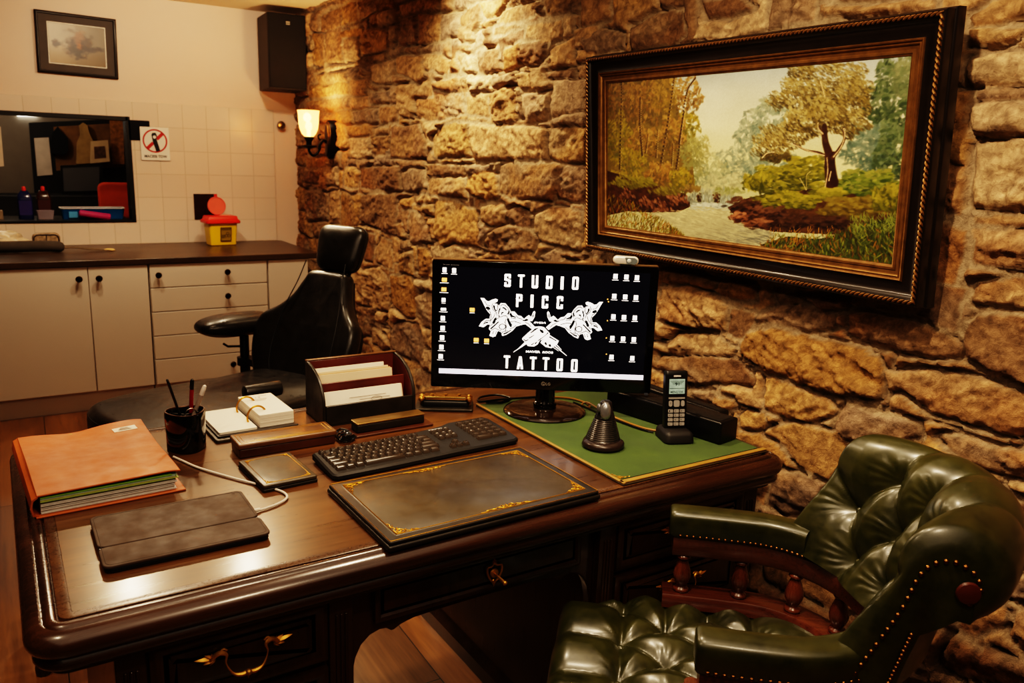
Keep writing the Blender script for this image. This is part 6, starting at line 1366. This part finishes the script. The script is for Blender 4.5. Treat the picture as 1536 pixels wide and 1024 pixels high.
    # banks and rocks on the left
    fill([(45, 560), (150, 590), (300, 640), (380, 660), (415, 710), (350, 745), (230, 745), (130, 740), (45, 760)], (.17, .09, .05), .4)
    mass(150, 610, 100, 26, 260, [(.26, .24, .06), (.36, .33, .09), (.44, .40, .13)], ang=(.3, .9), al=.75); mass(300, 650, 70, 16, 120, [(.26, .22, .07), (.38, .34, .12)], ang=(.4, .9), al=.7)
    for cx, cy, rx, ry in ((210, 710, 40, 30), (260, 715, 36, 28), (305, 710, 40, 32), (340, 700, 30, 34), (380, 695, 34, 20), (290, 740, 50, 14), (130, 680, 40, 40)):
        mass(cx, cy, rx, ry, 46, [(.12, .06, .04), (.22, .12, .07), (.34, .20, .12), (.46, .30, .20)], L=(3, 6), ang=(.5, 1.1), al=.7, light=.6)
    # water
    mass(490, 672, 105, 34, 260, [(.30, .32, .26), (.44, .46, .38), (.56, .57, .47)], L=(3, 6), ang=(1.2, 1.9), al=.55)
    fill([(400, 690), (470, 700), (590, 690), (575, 735), (400, 725)], (.42, .44, .37), .2)
    for i in range(150):
        x = rng.uniform(388, 590); 
        if 497 < x < 527 or 430 < x < 449: continue
        dab(x, rng.uniform(660, 692) + (x - 390) * .06, rng.uniform(3, 6), .7, pi / 2 + rng.normal(0, .06), np.array((.62, .66, .58)) * rng.uniform(.5, 1.15), .7)
    mass(438, 676, 9, 20, 26, [(.13, .09, .06), (.24, .17, .11)], L=(1.5, 3), al=.8); mass(512, 678, 14, 26, 40, [(.13, .08, .05), (.26, .17, .10)], L=(1.5, 3), al=.8)
    mass(480, 712, 80, 10, 90, [(.60, .62, .54), (.74, .74, .64)], L=(2, 5), ang=(-.2, .2), al=.6); mass(560, 650, 60, 14, 70, [(.50, .50, .34), (.40, .42, .22)], al=.6); mass(400, 640, 40, 14, 60, [(.30, .22, .12), (.42, .34, .16)], al=.7)
    fill([(225, 745), (360, 742), (420, 715), (560, 725), (580, 780), (690, 815), (770, 835), (720, 900), (560, 890), (370, 850), (300, 800)], (.60, .57, .42), .12)
    for i in range(650):
        x = rng.uniform(260, 760); y = rng.uniform(735, 895); d = np.clip((x - 380) / 380 + (y - 760) / 170, 0, 1.6) / 1.6
        dab(x, y, rng.uniform(4, 11), rng.uniform(.6, 1.3), rng.normal(.08, .1), (np.array((.74, .68, .48)) * (1 - d) + np.array((.26, .28, .26)) * d) * rng.uniform(.8, 1.2), .6)
    for i in range(60): dab(rng.uniform(400, 570), rng.uniform(700, 735), rng.uniform(3, 7), 1, rng.normal(0, .2), (.66, .70, .64), .5)
    # right bank, bushes, rocks
    fill([(560, 720), (640, 680), (760, 650), (1290, 600), (1280, 860), (1000, 840), (760, 830), (660, 800), (600, 770)], (.20, .12, .06), .45)
    bsh = [(.16, .17, .04), (.27, .27, .06), (.38, .36, .09), (.50, .45, .14)]
    mass(760, 600, 120, 70, 560, bsh, ang=(-.5, .3), al=.8); mass(880, 560, 100, 70, 420, bsh, ang=(-.5, .3), al=.75); mass(680, 610, 60, 40, 200, bsh, al=.7); mass(1000, 640, 90, 40, 260, bsh, ang=(-.4, .3), al=.75)
    mass(1150, 610, 130, 60, 560, [(.14, .19, .06), (.24, .29, .09), (.34, .38, .13), (.44, .44, .18)], ang=(-.4, .4), al=.8); mass(820, 690, 140, 36, 420, bsh, ang=(-.3, .3), al=.8); mass(1100, 720, 140, 50, 480, [(.20, .16, .05), (.32, .26, .08), (.42, .36, .13)], ang=(-.3, .3), al=.75); mass(1240, 680, 70, 60, 240, bsh, al=.7)
    for cx, cy, rx, ry, p in ((620, 710, 70, 36, .6), (680, 750, 50, 36, .8), (760, 745, 50, 30, .7), (700, 795, 70, 24, 1.05), (830, 780, 110, 36, .55), (1000, 790, 100, 30, .45), (608, 765, 34, 22, 1.3)):
        mass(cx, cy, rx, ry, 90, np.array([(.12, .06, .04), (.22, .12, .07), (.34, .20, .12), (.44, .28, .19)]) * p, L=(3, 7), ang=(-.6, .3), al=.7, light=.6)
    line([(560, 740), (600, 800), (690, 815), (760, 835)], (.6, .8), (.72, .68, .54), .6)
    # the big tree
    gold = [(.15, .125, .055), (.25, .205, .09), (.35, .285, .13), (.46, .385, .19), (.58, .51, .30)]
    for cx, cy, rx, ry, n in ((960, 180, 170, 110, 900), (860, 240, 110, 80, 420), (1060, 240, 90, 100, 420), (1050, 350, 90, 60, 330), (800, 400, 110, 60, 420), (730, 450, 80, 60, 260), (900, 340, 110, 60, 420), (960, 300, 90, 60, 300), (850, 120, 60, 40, 120), (760, 250, 50, 40, 100)):
        mass(cx, cy, rx, ry, int(n * 1.5), gold, L=(2, 5), w=(.9, 1.7), ang=(.2, 1.1), al=.62, light=.35)
    mass(760, 500, 60, 20, 80, gold[:2], al=.6)
    for pts, w, c in (([(998, 620), (985, 540), (982, 490), (962, 430), (955, 360)], (9, 3.5), (.15, .08, .05)), ([(1010, 610), (995, 520), (1000, 480)], (6, 3), (.12, .06, .04)), ([(975, 500), (940, 478), (880, 465), (830, 438)], (2.4, .9), (.20, .12, .07)), ([(995, 500), (1022, 460), (1040, 420), (1036, 370)], (3, 1.2), (.20, .12, .07)), ([(965, 430), (945, 390), (928, 350)], (2, .9), (.2, .12, .07))):
        line(pts, w, c)
    for pts in ([(970, 630), (978, 560), (972, 500)], [(960, 490), (900, 472), (850, 450), (800, 432)], [(1000, 495), (1030, 450), (1042, 400), (1036, 372)], [(950, 395), (930, 372), (928, 348)], [(930, 170), (940, 200), (952, 240)], [(700, 500), (720, 480), (750, 475)], [(985, 600), (992, 560)]): line(pts, (1.0, .6), (.72, .60, .42), .8)
    line([(862, 590), (880, 620), (892, 640), (890, 580), (905, 560)], (.5, .4), (.66, .58, .36), .8)
    mass(900, 300, 120, 60, 60, gold[3:], al=.7); mass(1000, 650, 60, 16, 90, bsh[2:], ang=(-.3, .3), al=.8)
    # foreground grasses
    fill([(700, 890), (820, 850), (950, 862), (1060, 832), (1150, 790), (1290, 756), (1285, 992), (900, 950)], (.13, .14, .05), .5)
    for i in range(1500):
        x = rng.uniform(690, 1300); y = rng.uniform(np.interp(x, [690, 760, 950, 1060, 1150, 1300], [905, 852, 850, 820, 778, 742]) + rng.uniform(-14, 14), 990); k = rng.uniform(); b = rng.choice([0, 1, 2], p=[.55, .3, .15]) if x > 900 else rng.choice([0, 1, 2], p=[.2, .35, .45])
        col = np.array([(.17, .22, .08), (.36, .38, .13), (.46, .28, .08)][b]) * rng.uniform(.5, 1.25); dab(x, y, rng.uniform(3, 7), rng.uniform(.6, 1.4), -pi / 2 + rng.normal(.25 if x < 900 else -.15, .5), col, .75)
    for i in range(40): x = rng.uniform(740, 1020); dab(x, 850 - (x - 740) * .05 + rng.uniform(-30, 20), rng.uniform(5, 9), .5, -pi / 2 + rng.normal(0, .35), (.58, .40, .14), .8)
    for i in range(160): dab(rng.uniform(1080, 1290), rng.uniform(750, 830), rng.uniform(3, 7), .6, -pi / 2 + rng.normal(-.3, .5), np.array((.40, .44, .18)) * rng.uniform(.7, 1.2), .75)
    for i in range(900):
        x = rng.uniform(42, 375); y = rng.uniform(np.interp(x, [42, 120, 220, 260, 330, 375], [655, 690, 742, 765, 812, 850]) + rng.uniform(-12, 12), 826 + x * .09); b = rng.choice([0, 1, 2], p=[.45, .3, .25]); col = np.array([(.40, .34, .09), (.24, .22, .06), (.46, .26, .08)][b]) * rng.uniform(.6, 1.25)
        dab(x, y, rng.uniform(3, 7), rng.uniform(.6, 1.4), -pi / 2 + rng.normal(.3, .5), col, .75)
    C = np.clip(C, 0, 1) ** .84
    C *= (1 + .05 * fbm(XX * .9, YY * .9, 2, 77))[..., None]
    hx, hy = fw_ / 2 - bw + .005, fh_ / 2 - bw + .005; xs = np.linspace(-hx, hx, Wc); ysn = np.linspace(hy, -hy, Hc); X, Y = np.meshgrid(xs, ysn, indexing='ij')
    P = np.stack([X, Y, np.full_like(X, -.0262)], -1).reshape(-1, 3); R3 = np.array(Mfr.to_3x3()); tr_ = np.array(Mfr.translation)
    P = P @ R3.T + tr_
    return heightmesh('canvas', P.reshape(Wc, Hc, 3)[:, ::-1], lin(np.transpose(C, (1, 0, 2)))[:, ::-1])
mk('canvas', paint(), vcol('oil paint', .42, bump=.25, bs=260, bd=.0012, coat=.08), pic, smooth=0)

# ================================================================== wall sconce
sc = thing('wall_sconce', 'lit wall lamp with fluted glass shade and dark iron arm on the stone wall', 'wall lamp', (1.815, 5.03, 1.575))
M_iron = plain('dark iron', (30, 24, 20), .38, metal=.6, var=.15)
Mk_ = Matrix(((0, 0, -1, 0), (-1, 0, 0, 0), (0, 1, 0, 0), (0, 0, 0, 1)))
bm = B(); ol = [(p.x, p.y) for p in cr([(0, -.118, 0), (.04, -.085, 0), (.048, 0, 0), (.04, .085, 0), (0, .118, 0), (-.04, .085, 0), (-.048, 0, 0), (-.04, -.085, 0)], 4, True)]
slab(bm, ol, [(0, -.05), (0, .010), (.006, .016), (.010, .016), (.016, .024), (.022, .026)], Mk_); mk('back_plate', bm, M_iron, sc, smooth=50)
SXL = -.135
bm = B(); tube(bm, cr([(-.02, 0, -.02), (-.045, 0, -.005), (-.065, 0, -.03), (-.075, 0, -.075), (-.11, 0, -.10), (SXL, 0, -.075), (SXL, 0, -.04)], 7), [.009] * 20 + [.0075] * 23, 10)
tube(bm, cr([(-.045, 0, -.005), (-.07, 0, .0), (-.075, 0, .022), (-.058, 0, .028)], 5), .005, 8); mk('arm', bm, M_iron, sc)
bm = B(); lathe(bm, [(0, -.06), (.012, -.06), (.045, -.047), (.047, -.042), (.018, -.038), (.016, -.02), (.028, .0), (.03, .012), (0, .012)], 24, Matrix.Translation((SXL, 0, 0))); mk('lamp_cup', bm, M_iron, sc)
n = N('fluted glass'); n.set(Base_Color=srgb((255, 206, 130)), Roughness=.3, Transmission_Weight=.6, IOR=1.1, Emission_Color=srgb((255, 196, 120)), Emission_Strength=1.3)
bm = B(); pr_ = [(.026, .012), (.042, .03), (.055, .06), (.0605, .10), (.061, .13), (.064, .158), (.067, .168)]
rs = []
for dr, z_ in [(0, q) for q in pr_] + [(-.003, q) for q in pr_[::-1]]:
    rs.append([Vector((SXL + (z_[0] + dr) * (1 + .025 * math.cos(12 * t)) * math.cos(t), (z_[0] + dr) * (1 + .025 * math.cos(12 * t)) * math.sin(t), z_[1])) for t in [2 * pi * i / 72 for i in range(72)]])
rings(bm, rs, True, False, False); sh = mk('lamp_shade', bm, n.m, sc, smooth=80)
bm = B(); ball(bm, (0, 0, 0), 1, 16, 12, (.021, .021, .030), Matrix.Translation((SXL, 0, .075))); lathe(bm, [(0, .012), (.012, .012), (.012, .045), (0, .05)], 12, Matrix.Translation((SXL, 0, 0))); mk('bulb', bm, glow('lamp bulb', (255, 206, 136), 60), sc)
# ================================================================== light
def lamp(typ, loc, e, col, **kw):
    d = bpy.data.lights.new('lamp', typ); d.energy = e; d.color = col
    for k, v in kw.items():
        if k != 'to': setattr(d, k, v)
    o = bpy.data.objects.new('lamp', d); COL.objects.link(o); o.location = loc
    if 'to' in kw: o.rotation_euler = (Vector(kw['to']) - Vector(loc)).to_track_quat('-Z', 'Y').to_euler()
    return o
WARM = (1, .66, .34); WM2 = (1, .75, .50)
def spot(loc, to, e, ang=70, col=WM2, rad=.04, blend=.6): return lamp('SPOT', loc, e, col, to=to, spot_size=math.radians(ang), spot_blend=blend, shadow_soft_size=rad)
lamp('POINT', (1.66, 5.0, 1.70), 14, (1, .64, .32), shadow_soft_size=.04)
spot((1.46, 3.25, 2.36), (1.80, 3.22, 1.75), 85, 115, (1, .76, .48), blend=1)                 # grazing the stone by the wall lamp
spot((.45, 4.45, 2.38), (.40, 3.6, 0), 42, 150); spot((1.05, 4.35, 2.38), (.9, 3.6, 0), 42, 150)
spot((.35, 2.9, 2.38), (.55, 2.2, .6), 36, 95); spot((1.05, 1.9, 2.38), (1.3, 1.6, .6), 60, 95)
spot((.75, .95, 2.38), (1.75, 1.6, 1.2), 75, 100); spot((.6, .1, 2.38), (1.2, .9, .5), 36, 100)
spot((-.5, 1.2, 2.38), (.3, 1.8, .7), 26, 100)
spot((.5, 4.1, 2.36), (.3, 5.8, 1.75), 32, 105, (1, .76, .52)); spot((1.3, 4.3, 2.36), (1.3, 5.8, 1.6), 26, 105, (1, .76, .52))  # extra spots added to brighten the back wall
lamp('POINT', (-.1, 6.6, 2.1), 13, (1, .86, .7), shadow_soft_size=.1)  # unseen light added to lift the dark room behind the hatch
spot((1.0, 4.7, 2.38), (1.12, 1.95, 0), 180, 16, (1, .70, .38), rad=.06)  # narrow spot added for the bright patch on the kneehole floor
spot((1.12, 2.95, 2.38), (1.2, 2.2, .77), 34, 26, (1, .66, .34))  # narrow spot added to warm the rear of the desktop
spot((-.35, 2.5, 2.38), (-.12, 2.3, 0), 60, 36, (1, .70, .40))  # spot added to brighten the floor left of the desk
lamp('AREA', (.2, .2, 2.37), 20, (1, .78, .56), shape='RECTANGLE', size=3.0, size_y=2.8)  # soft overhead fill added for the desk front and chair
w = bpy.data.worlds.new('world'); SC.world = w; w.use_nodes = True
w.node_tree.nodes['Background'].inputs[0].default_value = (.9, .7, .5, 1); w.node_tree.nodes['Background'].inputs[1].default_value = .02
SC.view_settings.view_transform = 'Filmic'; SC.view_settings.look = 'Very High Contrast'; SC.view_settings.exposure = .1
